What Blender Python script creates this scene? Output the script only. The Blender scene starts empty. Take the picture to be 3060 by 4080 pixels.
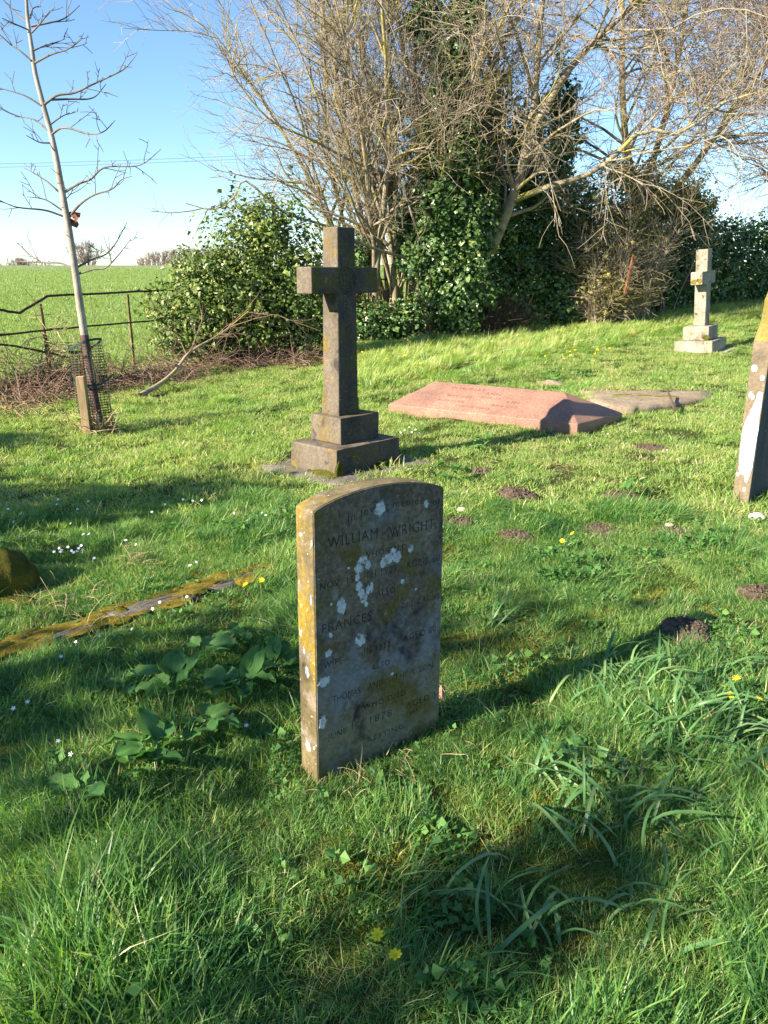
import bpy, bmesh, math, random
import numpy as np
from mathutils import Vector, Matrix, Euler

random.seed(7)
RNG = np.random.default_rng(7)
R = math.radians
scene = bpy.context.scene

# ------------------------------------------------------------------ camera, light, exposure
CAM_H, PITCH, FPX = 1.55, R(17), 3066.0
cam_data = bpy.data.cameras.new("camera")
cam = bpy.data.objects.new("camera", cam_data)
scene.collection.objects.link(cam)
cam.location = (0, 0, CAM_H)
cam.rotation_euler = (R(90) - PITCH, 0, 0)
cam_data.sensor_fit = 'VERTICAL'
cam_data.sensor_height = 24.0
cam_data.lens = 24.0 * FPX / 4080.0
cam_data.clip_start = 0.05
cam_data.clip_end = 3000
scene.camera = cam

SUN_EL, SUN_DIR = R(28), R(31.5)          # elevation; plan angle the light travels towards, from +X
world = bpy.data.worlds.new("World")
scene.world = world
world.use_nodes = True
wn = world.node_tree
wn.nodes.clear()
sky = wn.nodes.new('ShaderNodeTexSky')
sky.sky_type = 'NISHITA'
sky.sun_disc = False
sky.sun_elevation = SUN_EL
sky.sun_rotation = R(238.5)
sky.altitude = 0
sky.air_density = 1.0
sky.dust_density = 0.0
sky.ozone_density = 4.0
bg = wn.nodes.new('ShaderNodeBackground')
bg.inputs['Strength'].default_value = 0.082
wo = wn.nodes.new('ShaderNodeOutputWorld')
wb = wn.nodes.new('ShaderNodeMix'); wb.data_type = 'RGBA'; wb.blend_type = 'MULTIPLY'   # white balance of the whole sky
wb.inputs[0].default_value = 1.0; wb.inputs[7].default_value = (0.88, 0.95, 1.0, 1)
wn.links.new(sky.outputs[0], wb.inputs[6]); wn.links.new(wb.outputs[2], bg.inputs[0])
wn.links.new(bg.outputs[0], wo.inputs[0])

sun_data = bpy.data.lights.new("sun", 'SUN')
sun_data.energy = 5.0
sun_data.angle = R(0.5)
sun_data.color = (1.0, 0.91, 0.74)
sun = bpy.data.objects.new("sun", sun_data)
scene.collection.objects.link(sun)
travel = Vector((math.cos(SUN_DIR) * math.cos(SUN_EL), math.sin(SUN_DIR) * math.cos(SUN_EL), -math.sin(SUN_EL)))
sun.rotation_euler = travel.to_track_quat('-Z', 'Y').to_euler()
sun.location = (-20, -12, 14)

scene.view_settings.view_transform = 'Standard'
scene.view_settings.look = 'None'
scene.view_settings.gamma = 1
scene.view_settings.use_curve_mapping = False
scene.view_settings.exposure = 1.64
scene.cycles.max_bounces = 6
scene.cycles.diffuse_bounces = 3
scene.cycles.glossy_bounces = 2
scene.cycles.transmission_bounces = 3
scene.cycles.transparent_max_bounces = 4
scene.cycles.caustics_reflective = False
scene.cycles.caustics_refractive = False

# ------------------------------------------------------------------ tagging and mesh helpers
def tag(o, label=None, cat=None, group=None, kind=None):
    if label: o['label'] = label
    if cat: o['category'] = cat
    if group: o['group'] = group
    if kind: o['kind'] = kind
    return o

def link(o, parent=None):
    scene.collection.objects.link(o)
    if parent is not None: o.parent = parent
    return o

def empty(name, loc, rz=0.0, **kw):
    o = bpy.data.objects.new(name, None)
    o.empty_display_size = 0.05
    o.location = loc
    o.rotation_euler = (0, 0, rz)
    link(o)
    return tag(o, **kw)

def mesh_np(name, V, faces, mat=None, parent=None, smooth=False, tint=None, do_link=True, mats=None, midx=None):
    """V (n,3); faces: list of (m,k) integer arrays; tint: per-vertex float."""
    V = np.asarray(V, dtype=np.float32)
    faces = [np.asarray(f, dtype=np.int32) for f in faces if len(f)]
    me = bpy.data.meshes.new(name)
    me.vertices.add(len(V))
    me.vertices.foreach_set('co', V.ravel())
    loops = np.concatenate([f.ravel() for f in faces])
    tot = np.concatenate([np.full(len(f), f.shape[1], dtype=np.int32) for f in faces])
    start = np.concatenate([[0], np.cumsum(tot)[:-1]]).astype(np.int32)
    me.loops.add(len(loops))
    me.loops.foreach_set('vertex_index', loops)
    me.polygons.add(len(tot))
    me.polygons.foreach_set('loop_start', start)
    me.polygons.foreach_set('loop_total', tot)
    if midx is not None: me.polygons.foreach_set('material_index', np.asarray(midx, dtype=np.int32))
    me.update(calc_edges=True)
    if smooth: me.polygons.foreach_set('use_smooth', np.ones(len(tot), dtype=bool))
    else: me.polygons.foreach_set('use_smooth', np.zeros(len(tot), dtype=bool))
    if tint is not None:
        a = me.attributes.new('tint', 'FLOAT', 'POINT')
        a.data.foreach_set('value', np.asarray(tint, dtype=np.float32))
    for m in (mats or ([mat] if mat else [])): me.materials.append(m)
    o = bpy.data.objects.new(name, me)
    if do_link: link(o, parent)
    return o

def from_bm(name, bm, mat=None, parent=None, smooth=False, bevel=0.0, seg=2, mats=None):
    me = bpy.data.meshes.new(name)
    bm.normal_update()
    bm.to_mesh(me); bm.free()
    for m in (mats or ([mat] if mat else [])): me.materials.append(m)
    if smooth: me.polygons.foreach_set('use_smooth', np.ones(len(me.polygons), dtype=bool))
    o = bpy.data.objects.new(name, me)
    link(o, parent)
    if bevel:
        b = o.modifiers.new('bevel', 'BEVEL'); b.width = bevel; b.segments = seg; b.limit_method = 'ANGLE'; b.angle_limit = R(35)
    return o

def norm(a):
    return a / np.maximum(np.linalg.norm(a, axis=-1, keepdims=True), 1e-9)

def tubes(P, Rr, sides=4, cap=False):
    """P (N,M,3) polylines, Rr (N,M) radii -> verts, [quads]"""
    P = np.asarray(P, float); Rr = np.asarray(Rr, float)
    N, M, _ = P.shape
    T = np.empty_like(P)
    T[:, 1:-1] = P[:, 2:] - P[:, :-2]; T[:, 0] = P[:, 1] - P[:, 0]; T[:, -1] = P[:, -1] - P[:, -2]
    T = norm(T)
    mean = norm(P[:, -1] - P[:, 0])
    ref = np.where(np.abs(mean[:, 2:3]) < 0.75, np.array([[0, 0, 1.0]]), np.array([[1.0, 0.2, 0]]))
    A = norm(np.cross(T, ref[:, None, :])); B = np.cross(T, A)
    ang = np.arange(sides) / sides * 2 * np.pi
    V = P[:, :, None, :] + Rr[:, :, None, None] * (np.cos(ang)[None, None, :, None] * A[:, :, None, :] + np.sin(ang)[None, None, :, None] * B[:, :, None, :])
    base = (np.arange(N) * M * sides)[:, None, None]
    j = np.arange(M - 1)[None, :, None] * sides
    k = np.arange(sides)[None, None, :]; k2 = (k + 1) % sides
    Q = np.stack([base + j + k, base + j + k2, base + j + sides + k2, base + j + sides + k], -1).reshape(-1, 4)
    fs = [Q]
    V = V.reshape(-1, 3)
    if cap:
        fs.append((np.arange(N)[:, None] * M * sides + (M - 1) * sides + np.arange(sides)[None, :]))
        fs.append((np.arange(N)[:, None] * M * sides + np.arange(sides)[None, ::-1]))
    return V, fs

def join_geo(items):
    Vs, Fs, off = [], {}, 0
    for V, fs in items:
        Vs.append(V)
        for f in fs:
            if len(f): Fs.setdefault(f.shape[1], []).append(f + off)
        off += len(V)
    return np.concatenate(Vs), [np.concatenate(v) for v in Fs.values()]

def poly_tube(pts, radii, sides=6, cap=True):
    return tubes(np.array([pts]), np.array([radii]), sides, cap)

# ------------------------------------------------------------------ node helpers
def new_mat(name):
    m = bpy.data.materials.new(name); m.use_nodes = True
    nt = m.node_tree; nt.nodes.clear()
    out = nt.nodes.new('ShaderNodeOutputMaterial')
    return m, nt, out

def nd(nt, t, inp=None, **props):
    n = nt.nodes.new(t)
    for k, v in props.items(): setattr(n, k, v)
    for k, v in (inp or {}).items():
        if hasattr(v, 'is_output') or isinstance(v, bpy.types.NodeSocket): nt.links.new(v, n.inputs[k])
        else: n.inputs[k].default_value = v
    return n

def c4(c): return (c[0], c[1], c[2], 1.0)

def noise(nt, vec, scale, detail=4, rough=0.55, dist=0.0):
    return nd(nt, 'ShaderNodeTexNoise', {'Vector': vec, 'Scale': scale, 'Detail': detail, 'Roughness': rough, 'Distortion': dist}).outputs['Fac']

def ramp(nt, fac, stops, interp='LINEAR'):
    n = nd(nt, 'ShaderNodeValToRGB', {'Fac': fac})
    cr = n.color_ramp; cr.interpolation = interp
    while len(cr.elements) < len(stops): cr.elements.new(0.5)
    for e, (p, c) in zip(cr.elements, stops):
        e.position = p; e.color = c4(c) if len(c) == 3 else c
    return n.outputs['Color']

def step(nt, fac, lo, hi):
    return nd(nt, 'ShaderNodeMapRange', {'Value': fac, 'From Min': lo, 'From Max': hi}, interpolation_type='SMOOTHSTEP').outputs[0]

def mixc(nt, fac, a, b, blend='MIX'):
    n = nd(nt, 'ShaderNodeMix', data_type='RGBA', blend_type=blend)
    for i, v in ((0, fac), (6, a), (7, b)):
        if isinstance(v, bpy.types.NodeSocket): nt.links.new(v, n.inputs[i])
        else: n.inputs[i].default_value = v if i == 0 else c4(v)
    return n.outputs[2]

def math_(nt, op, a, b=0.0, c=0.0):
    n = nd(nt, 'ShaderNodeMath', operation=op)
    for i, v in enumerate((a, b, c)):
        if isinstance(v, bpy.types.NodeSocket): nt.links.new(v, n.inputs[i])
        else: n.inputs[i].default_value = v
    return n.outputs[0]

def finish(nt, out, col, rough=0.85, height=None, bump=0.3, dist=0.01, spec=0.25, trans=0.0, tcol=None):
    p = nd(nt, 'ShaderNodeBsdfPrincipled')
    if isinstance(col, bpy.types.NodeSocket): nt.links.new(col, p.inputs['Base Color'])
    else: p.inputs['Base Color'].default_value = c4(col)
    if isinstance(rough, bpy.types.NodeSocket): nt.links.new(rough, p.inputs['Roughness'])
    else: p.inputs['Roughness'].default_value = rough
    p.inputs['Specular IOR Level'].default_value = spec
    if height is not None:
        b = nd(nt, 'ShaderNodeBump', {'Height': height, 'Strength': bump, 'Distance': dist})
        nt.links.new(b.outputs[0], p.inputs['Normal'])
    if trans:
        t = nd(nt, 'ShaderNodeBsdfTranslucent')
        tc = tcol if tcol is not None else col
        if isinstance(tc, bpy.types.NodeSocket): nt.links.new(tc, t.inputs[0])
        else: t.inputs[0].default_value = c4(tc)
        mx = nd(nt, 'ShaderNodeMixShader', {0: trans, 1: p.outputs[0], 2: t.outputs[0]})
        nt.links.new(mx.outputs[0], out.inputs[0])
    else: nt.links.new(p.outputs[0], out.inputs[0])

def plain(name, col, rough=0.8, var=0.35, scale=8.0, bump=0.3, dist=0.004, spec=0.25):
    m, nt, out = new_mat(name)
    v = nd(nt, 'ShaderNodeTexCoord').outputs['Object']
    n = noise(nt, v, scale, 6)
    d = tuple(x * (1 - var) for x in col); l = tuple(min(1, x * (1 + var)) for x in col)
    finish(nt, out, ramp(nt, n, [(0.3, d), (0.7, l)]), rough, noise(nt, v, scale * 6, 5), bump, dist, spec)
    return m

def stone_mat(name, cols, lichens=(), dots=None, grain=40.0, patch=3.0, stretch=1.0, bump=0.5, dist=0.003, rough=0.9, bands=False):
    """cols: ramp of stone tones; lichens: (colour, scale, lo, hi, seed); dots: (colour, scale, size, amount)"""
    m, nt, out = new_mat(name)
    v = nd(nt, 'ShaderNodeTexCoord').outputs['Object']
    vs = nd(nt, 'ShaderNodeMapping', {'Vector': v, 'Scale': (1, 1, stretch)}).outputs[0]
    base = ramp(nt, noise(nt, vs, patch, 8, 0.62, 0.4), [(0.28 + 0.44 * i / (len(cols) - 1), c) for i, c in enumerate(cols)])
    fine = noise(nt, v, grain, 6, 0.7)
    col = mixc(nt, 1.0, base, ramp(nt, fine, [(0.25, (0.55, 0.55, 0.55)), (0.75, (1.35, 1.35, 1.35))]), 'MULTIPLY')
    if bands:   # damp tan foot, blue-grey middle bloom, brown head: stains on the stone
        z = nd(nt, 'ShaderNodeSeparateXYZ', {0: v})
        wob = math_(nt, 'MULTIPLY', math_(nt, 'SUBTRACT', noise(nt, v, 5, 5), .5), .5)
        zz = math_(nt, 'ADD', z.outputs[2], wob); xx = math_(nt, 'ADD', z.outputs[0], wob)
        low = math_(nt, 'SUBTRACT', 1.0, step(nt, zz, .16, .36))
        col = mixc(nt, math_(nt, 'MULTIPLY', low, .8), col, (.19, .16, .095))
        mid = math_(nt, 'MULTIPLY', math_(nt, 'SUBTRACT', 1.0, step(nt, zz, .42, .62)), step(nt, zz, .14, .30))
        mid = math_(nt, 'MULTIPLY', mid, step(nt, noise(nt, v, 8, 6, .7), .42, .58))
        col = mixc(nt, mid, col, (.17, .17, .175))
        foot = math_(nt, 'SUBTRACT', 1.0, step(nt, zz, -.02, .12))
        col = mixc(nt, math_(nt, 'MULTIPLY', foot, .85), col, (.055, .062, .025))
        col = mixc(nt, 1.0, col, ramp(nt, fine, [(0.25, (0.6, 0.6, 0.6)), (0.75, (1.3, 1.3, 1.3))]), 'MULTIPLY')
    for c, s, lo, hi, seed in lichens:
        vm = nd(nt, 'ShaderNodeMapping', {'Vector': v, 'Location': (seed, seed * 1.7, -seed)}).outputs[0]
        f = step(nt, noise(nt, vm, s, 7, 0.6, 0.3), lo, hi)
        cc = mixc(nt, 1.0, c, ramp(nt, fine, [(0.3, (0.6, 0.6, 0.6)), (0.7, (1.25, 1.25, 1.25))]), 'MULTIPLY')
        col = mixc(nt, f, col, cc)
    if dots:
        c, s, size, amt = dots
        vn = nd(nt, 'ShaderNodeTexNoise', {'Vector': v, 'Scale': s * 1.5, 'Detail': 2})
        vd = nd(nt, 'ShaderNodeVectorMath', {0: v, 1: vn.outputs['Color']}, operation='ADD')
        vd2 = nd(nt, 'ShaderNodeMix', {0: 0.03, 4: v, 5: vd.outputs[0]}, data_type='VECTOR')
        vo = nd(nt, 'ShaderNodeTexVoronoi', {'Vector': vd2.outputs[1], 'Scale': s, 'Randomness': 1.0})
        sep = nd(nt, 'ShaderNodeSeparateColor', {0: vo.outputs['Color']})
        lim = math_(nt, 'MULTIPLY', step(nt, sep.outputs[0], 1 - amt, 1.0), size)
        f = step(nt, math_(nt, 'SUBTRACT', lim, vo.outputs['Distance']), -0.01, 0.03)
        col = mixc(nt, f, col, c)
    h = math_(nt, 'ADD', fine, math_(nt, 'MULTIPLY', noise(nt, v, grain * 0.3, 4), 1.5))
    finish(nt, out, col, rough, h, bump, dist, 0.2)
    return m

def leaf_mat(name, stops, rough=0.5, trans=0.2, spec=0.4, patch=0.7, amount=0.5):
    """colour from the per-leaf 'tint' attribute, shifted by slow patches in the place itself"""
    m, nt, out = new_mat(name)
    t = nd(nt, 'ShaderNodeAttribute', attribute_name='tint').outputs['Fac']
    pos = nd(nt, 'ShaderNodeNewGeometry').outputs['Position']
    n = noise(nt, pos, patch, 4, 0.6)
    f = math_(nt, 'ADD', t, math_(nt, 'MULTIPLY', math_(nt, 'SUBTRACT', n, 0.5), amount))
    col = ramp(nt, f, stops)
    finish(nt, out, col, rough, None, trans=trans, spec=spec, tcol=mixc(nt, 1.0, col, (1.5, 1.6, 0.7), 'MULTIPLY'))
    return m

# ------------------------------------------------------------------ terrain and surveying
def terrain(x, y):
    x = np.asarray(x, float); y = np.asarray(y, float)
    s = np.log1p(np.exp(np.clip((y - 6.5) / 1.2, -30, 30))) * 1.2
    near = 0.036 * np.minimum(s, 14) * (1 + 0.10 * np.clip(x, -2, 8))
    # field: climbs gently to a crest about 130 m off, falls away beyond
    far = 0.030 * np.clip(y - 20, 0, 105) - 0.00016 * np.clip(y - 20, 0, 105) ** 2 * 0.18
    far = far - 0.02 * np.clip(y - 128, 0, 4000)
    swell = 0.22 * np.exp(-((y - 34 - 0.25 * (x + 12)) / 7.0) ** 2)
    bumps = 0.012 * np.sin(x * 3.1 + 1.3) * np.sin(y * 2.7 + x) + 0.008 * np.sin(x * 7.3 - y * 5.1) + 0.006 * np.sin(x * 13 + y * 11)
    bumps = bumps + 0.014 * np.sin(x * 5.3 + 2 * np.sin(y * 2.1)) * np.sin(y * 6.1 + 1.5 * np.sin(x * 2.7)) + 0.006 * np.sin(x * 19 + 3 * np.sin(y * 5)) * np.sin(y * 17 + x * 4)
    damp = np.clip(1.5 - np.abs(y) / 30, 0, 1)
    return near + far + swell + bumps * damp

def tz(x, y): return float(terrain(x, y))

def ray(px, py):
    u = (px - 1530) / FPX; w = -(py - 2040) / FPX
    return np.array([u, math.cos(PITCH) + math.sin(PITCH) * w, -math.sin(PITCH) + math.cos(PITCH) * w])

def at_z(px, py, z):
    r = ray(px, py); return np.array([0, 0, CAM_H]) + r * ((z - CAM_H) / r[2])

def at_y(px, py, y):
    r = ray(px, py); return np.array([0, 0, CAM_H]) + r * (y / r[1])

def ground(px, py):
    """where a sight line of the survey photograph meets the terrain"""
    r = ray(px, py); o = np.array([0, 0, CAM_H]); t = 0.5
    prev = t
    while t < 400:
        p = o + r * t
        if p[2] < tz(p[0], p[1]): break
        prev = t; t *= 1.01
    a, b = prev, t
    for _ in range(20):
        mth = (a + b) / 2; p = o + r * mth
        if p[2] < tz(p[0], p[1]): b = mth
        else: a = mth
    p = o + r * a
    return np.array([p[0], p[1], tz(p[0], p[1])])

# ------------------------------------------------------------------ ground and field
def ground_mat(name, soil, thatch, moss, sc):
    m, nt, out = new_mat(name)
    pos = nd(nt, 'ShaderNodeNewGeometry').outputs['Position']
    a = noise(nt, pos, 2.5 * sc, 6, 0.6); b = noise(nt, pos, 22 * sc, 5, 0.65)
    col = mixc(nt, step(nt, b, 0.38, 0.62), soil, thatch)
    col = mixc(nt, step(nt, a, 0.42, 0.62), col, moss)
    col = mixc(nt, 1.0, col, ramp(nt, noise(nt, pos, 90 * sc, 4, 0.7), [(0.3, (0.55, 0.55, 0.55)), (0.7, (1.4, 1.4, 1.4))]), 'MULTIPLY')
    finish(nt, out, col, 0.95, math_(nt, 'ADD', b, noise(nt, pos, 120 * sc, 4)), 0.8, 0.02, 0.1)
    return m

M_ground = ground_mat('turf_soil', (0.045, 0.035, 0.018), (0.075, 0.10, 0.022), (0.06, 0.10, 0.014), 1.0)

def field_mat():
    m, nt, out = new_mat('young_crop')
    pos = nd(nt, 'ShaderNodeNewGeometry').outputs['Position']
    rows = nd(nt, 'ShaderNodeMapping', {'Vector': pos, 'Rotation': (0, 0, R(28)), 'Scale': (1, 0.35, 1)}).outputs[0]
    a = noise(nt, rows, 3.0, 6, 0.65); b = noise(nt, pos, 14, 5, 0.7); c = noise(nt, pos, 0.12, 4, 0.6)
    col = ramp(nt, a, [(0.30, (0.16, 0.205, 0.07)), (0.5, (0.235, 0.295, 0.11)), (0.72, (0.31, 0.375, 0.16))])
    col = mixc(nt, step(nt, c, 0.45, 0.70), col, (0.25, 0.32, 0.12))
    col = mixc(nt, math_(nt, 'MULTIPLY', step(nt, b, 0.58, 0.75), 0.4), col, (0.08, 0.10, 0.03))
    finish(nt, out, col, 0.9, math_(nt, 'ADD', a, b), 0.9, 0.25, 0.15)
    return m
M_field = field_mat()

# fence line: churchyard on the near side, crop field beyond
FENCE = np.array([(-40.0, -80.0), (-5.6, 6.5), (-4.72, 9.6), (-4.46, 10.4), (-3.95, 12.3), (-2.6, 14.6), (-0.3, 16.7), (2.2, 18.6), (7.0, 22.5), (60.0, 62.0), (400.0, 300.0)])

def fence_side(x, y):
    """signed: > 0 on the field side"""
    best = None; sgn = None
    x = np.asarray(x, float); y = np.asarray(y, float)
    best = np.full(x.shape, 1e9); sgn = np.zeros(x.shape)
    for (ax, ay), (bx, by) in zip(FENCE[:-1], FENCE[1:]):
        dx, dy = bx - ax, by - ay
        t = np.clip(((x - ax) * dx + (y - ay) * dy) / (dx * dx + dy * dy), 0, 1)
        qx, qy = x - (ax + t * dx), y - (ay + t * dy)
        d = np.hypot(qx, qy)
        s = np.sign(dx * (y - ay) - dy * (x - ax))
        u = d < best
        sgn = np.where(u, s, sgn); best = np.where(u, d, best)
    return best * sgn

def sheet(name, xs, ys, zoff, mat, keep=None):
    X, Y = np.meshgrid(xs, ys)
    Z = terrain(X, Y) + zoff
    V = np.stack([X, Y, Z], -1).reshape(-1, 3)
    nx, ny = len(xs), len(ys)
    i = np.arange(nx - 1)[None, :]; j = np.arange(ny - 1)[:, None] * nx
    F = np.stack([j + i, j + i + 1, j + i + 1 + nx, j + i + nx], -1).reshape(-1, 4)
    if keep is not None:
        c = V[F].mean(1)
        F = F[keep(c[:, 0], c[:, 1])]
    o = mesh_np(name, V, [F], mat, smooth=True)
    return tag(o, kind='structure')

gx = np.concatenate([[-400, -250, -150, -90, -60, -40, -25, -16], np.arange(-10, -6, 0.5), np.arange(-6, 8, 0.08), np.arange(8, 14, 0.5), [16, 20, 26, 34, 45, 60, 90, 150, 250, 400]])
gy = np.concatenate([[-300, -150, -80, -40, -20, -10, -5, -2, -1, 0], np.arange(0.3, 12, 0.08), np.arange(12, 30, 0.5), np.arange(30, 60, 2), np.arange(60, 150, 5), [160, 200, 300, 500, 900]])
churchyard = sheet('churchyard_ground', gx, gy, 0.0, M_ground, lambda x, y: fence_side(x, y) < 1.2)
fx = np.concatenate([[-1500, -700, -350, -200, -140, -100, -75], np.arange(-60, 30, 1.0), np.arange(30, 100, 5), [120, 180, 300, 600, 1500]])
fy = np.concatenate([np.arange(-80, 6, 4), np.arange(6, 50, 0.8), np.arange(50, 150, 3), [155, 170, 200, 300, 500, 900, 1500]])
field = sheet('crop_field', fx, fy, 0.004, M_field, lambda x, y: fence_side(x, y) > 0.0)
tag(field, label='bright green field of young crop rising to the horizon behind the iron fence')

# ------------------------------------------------------------------ stone work
M_head = stone_mat('headstone_face', [(0.065, 0.052, 0.043), (0.115, 0.092, 0.068), (0.16, 0.13, 0.09), (0.20, 0.175, 0.145)],
                   [((0.12, 0.095, 0.028), 5.0, 0.50, 0.66, 3.1), ((0.15, 0.16, 0.165), 5.0, 0.58, 0.72, 7.7), ((0.035, 0.026, 0.03), 5.0, 0.58, 0.72, 11.0)],
                   ((0.30, 0.28, 0.24), 60, 0.22, 0.12), grain=60, patch=6, stretch=0.6, bump=0.6, dist=0.002, bands=True)
M_ochre = stone_mat('ochre_lichened_edge', [(0.10, 0.08, 0.045), (0.165, 0.125, 0.06), (0.24, 0.185, 0.10)],
                    [((0.25, 0.17, 0.028), 6.0, 0.47, 0.62, 1.0), ((0.24, 0.195, 0.15), 9.0, 0.54, 0.66, 9.3), ((0.09, 0.065, 0.03), 8.0, 0.60, 0.70, 19.3)],
                    ((0.55, 0.50, 0.38), 75, 0.28, 0.3), grain=60, patch=7, bump=0.7, dist=0.002)
M_recess = plain('grime_in_letters', (0.08, 0.066, 0.053), 0.9, 0.55, 22)
M_lichen_rim = stone_mat('grey_green_lichen', [(0.11, 0.115, 0.10), (0.17, 0.18, 0.155), (0.24, 0.25, 0.22)], grain=150, patch=60, bump=0.8, dist=0.002)
M_lichen = stone_mat('white_lichen', [(0.30, 0.31, 0.31), (0.48, 0.49, 0.50), (0.58, 0.59, 0.60)], [((0.16, 0.15, 0.12), 38.0, 0.58, 0.66, 3.0)], grain=140, patch=45, bump=0.8, dist=0.002)
M_cross_shaded = stone_mat('weathered_cross_stone_shaded', [(0.040, 0.036, 0.033), (0.074, 0.064, 0.050), (0.105, 0.092, 0.066)],  # cross faces turned from the sun: shade painted into darker stone tones
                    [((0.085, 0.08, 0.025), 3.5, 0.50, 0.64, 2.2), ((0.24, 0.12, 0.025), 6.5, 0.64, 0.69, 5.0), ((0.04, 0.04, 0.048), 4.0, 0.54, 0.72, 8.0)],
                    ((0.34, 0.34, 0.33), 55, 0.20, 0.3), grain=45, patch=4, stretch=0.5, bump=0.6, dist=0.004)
M_cross_lit = stone_mat('buff_cross_stone_lit', [(0.075, 0.060, 0.048), (0.135, 0.108, 0.08), (0.19, 0.155, 0.115)],  # same cross, sunward sides and tops: sunlight painted in as paler tones
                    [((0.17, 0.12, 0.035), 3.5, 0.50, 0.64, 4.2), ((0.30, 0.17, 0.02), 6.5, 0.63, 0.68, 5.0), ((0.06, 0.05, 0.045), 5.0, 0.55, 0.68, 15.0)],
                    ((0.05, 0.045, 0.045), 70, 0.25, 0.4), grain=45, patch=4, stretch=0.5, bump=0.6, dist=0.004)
M_pale = stone_mat('pale_limestone', [(0.17, 0.145, 0.10), (0.29, 0.25, 0.19), (0.40, 0.35, 0.28)],
                   [((0.15, 0.125, 0.08), 4.0, 0.52, 0.66, 2.0), ((0.26, 0.19, 0.05), 5.0, 0.60, 0.68, 7.0), ((0.08, 0.065, 0.04), 11.0, 0.60, 0.68, 4.0)], grain=30, patch=4, bump=0.5, dist=0.005)
M_brownstone = stone_mat('brown_headstone', [(0.12, 0.095, 0.065), (0.20, 0.15, 0.10), (0.25, 0.19, 0.12)],
                         [((0.11, 0.10, 0.03), 4.0, 0.55, 0.68, 2.0)], ((0.48, 0.45, 0.40), 26, 0.38, 0.35), grain=50, patch=5, bump=0.6, dist=0.003)
M_mossy_shoulder = stone_mat('olive_shoulder', [(0.15, 0.12, 0.03), (0.22, 0.17, 0.045), (0.26, 0.2, 0.07)], grain=60, patch=5)
M_slate_face = stone_mat('grey_streaked_face', [(0.04, 0.042, 0.046), (0.075, 0.078, 0.08), (0.11, 0.115, 0.11)],
                         [((0.3, 0.32, 0.32), 9.0, 0.66, 0.69, 2.0)], grain=60, patch=4, stretch=0.15, bump=0.7, dist=0.004)
M_sandslab = stone_mat('sandstone_ledger', [(0.19, 0.14, 0.095), (0.28, 0.215, 0.15), (0.36, 0.285, 0.20)],
                       [((0.20, 0.21, 0.07), 3.0, 0.60, 0.72, 2.0)], grain=30, patch=3, bump=0.7, dist=0.006)
M_plinth = stone_mat('grey_plinth_slab', [(0.09, 0.075, 0.065), (0.15, 0.125, 0.11), (0.22, 0.19, 0.165)],
                     [((0.14, 0.12, 0.03), 5.0, 0.58, 0.68, 2.0)], grain=40, patch=4, bump=0.8, dist=0.006)

def granite():
    m, nt, out = new_mat('pink_granite')
    v = nd(nt, 'ShaderNodeTexCoord').outputs['Object']
    vo = nd(nt, 'ShaderNodeTexVoronoi', {'Vector': v, 'Scale': 170.0}); sep = nd(nt, 'ShaderNodeSeparateColor', {0: vo.outputs['Color']})
    col = ramp(nt, sep.outputs[0], [(0.0, (0.15, 0.07, 0.055)), (0.12, (0.22, 0.11, 0.08)), (0.5, (0.28, 0.145, 0.10)), (0.85, (0.33, 0.19, 0.135)), (1.0, (0.38, 0.27, 0.21))])
    col = mixc(nt, 1.0, col, ramp(nt, noise(nt, v, 3, 5), [(0.3, (0.72, 0.72, 0.74)), (0.7, (1.15, 1.12, 1.08))]), 'MULTIPLY')
    sz = nd(nt, 'ShaderNodeSeparateXYZ', {0: v}).outputs[2]
    alg = math_(nt, 'MULTIPLY', math_(nt, 'SUBTRACT', 1.0, step(nt, math_(nt, 'ADD', sz, math_(nt, 'MULTIPLY', noise(nt, v, 9, 5), .12)), .10, .20)), .7)
    col = mixc(nt, alg, col, (.13, .085, .05))
    col = mixc(nt, math_(nt, 'MULTIPLY', step(nt, noise(nt, v, 14, 6, .7), .62, .70), .55), col, (.20, .15, .11))
    finish(nt, out, col, 0.6, noise(nt, v, 120, 3), 0.25, 0.002, 0.35)
    return m
M_granite = granite()

def moss_mat(name, c1, c2, c3):
    m, nt, out = new_mat(name)
    v = nd(nt, 'ShaderNodeTexCoord').outputs['Object']
    col = ramp(nt, noise(nt, v, 9, 6, 0.6), [(0.3, c1), (0.5, c2), (0.7, c3)])
    col = mixc(nt, 1.0, col, ramp(nt, noise(nt, v, 140, 3, 0.7), [(0.3, (0.5, 0.5, 0.5)), (0.7, (1.4, 1.4, 1.4))]), 'MULTIPLY')
    finish(nt, out, col, 0.95, noise(nt, v, 150, 4, 0.7), 1.0, 0.01, 0.1)
    return m
M_moss = moss_mat('green_gold_moss', (0.035, 0.045, 0.008), (0.08, 0.08, 0.012), (0.15, 0.12, 0.018))
M_moss_gold = moss_mat('golden_moss', (0.10, 0.085, 0.014), (0.20, 0.15, 0.02), (0.28, 0.20, 0.035))

def box_bm(bm, cx, cy, z0, z1, wx, wy, tx=1.0, ty=1.0):
    vs = []
    for z, kx, ky in ((z0, 1, 1), (z1, tx, ty)):
        for sx, sy in ((-1, -1), (1, -1), (1, 1), (-1, 1)):
            vs.append(bm.verts.new((cx + sx * wx / 2 * kx, cy + sy * wy / 2 * ky, z)))
    for f in ((3, 2, 1, 0), (4, 5, 6, 7), (0, 1, 5, 4), (1, 2, 6, 5), (2, 3, 7, 6), (3, 0, 4, 7)):
        bm.faces.new([vs[i] for i in f])
    return vs

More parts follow.
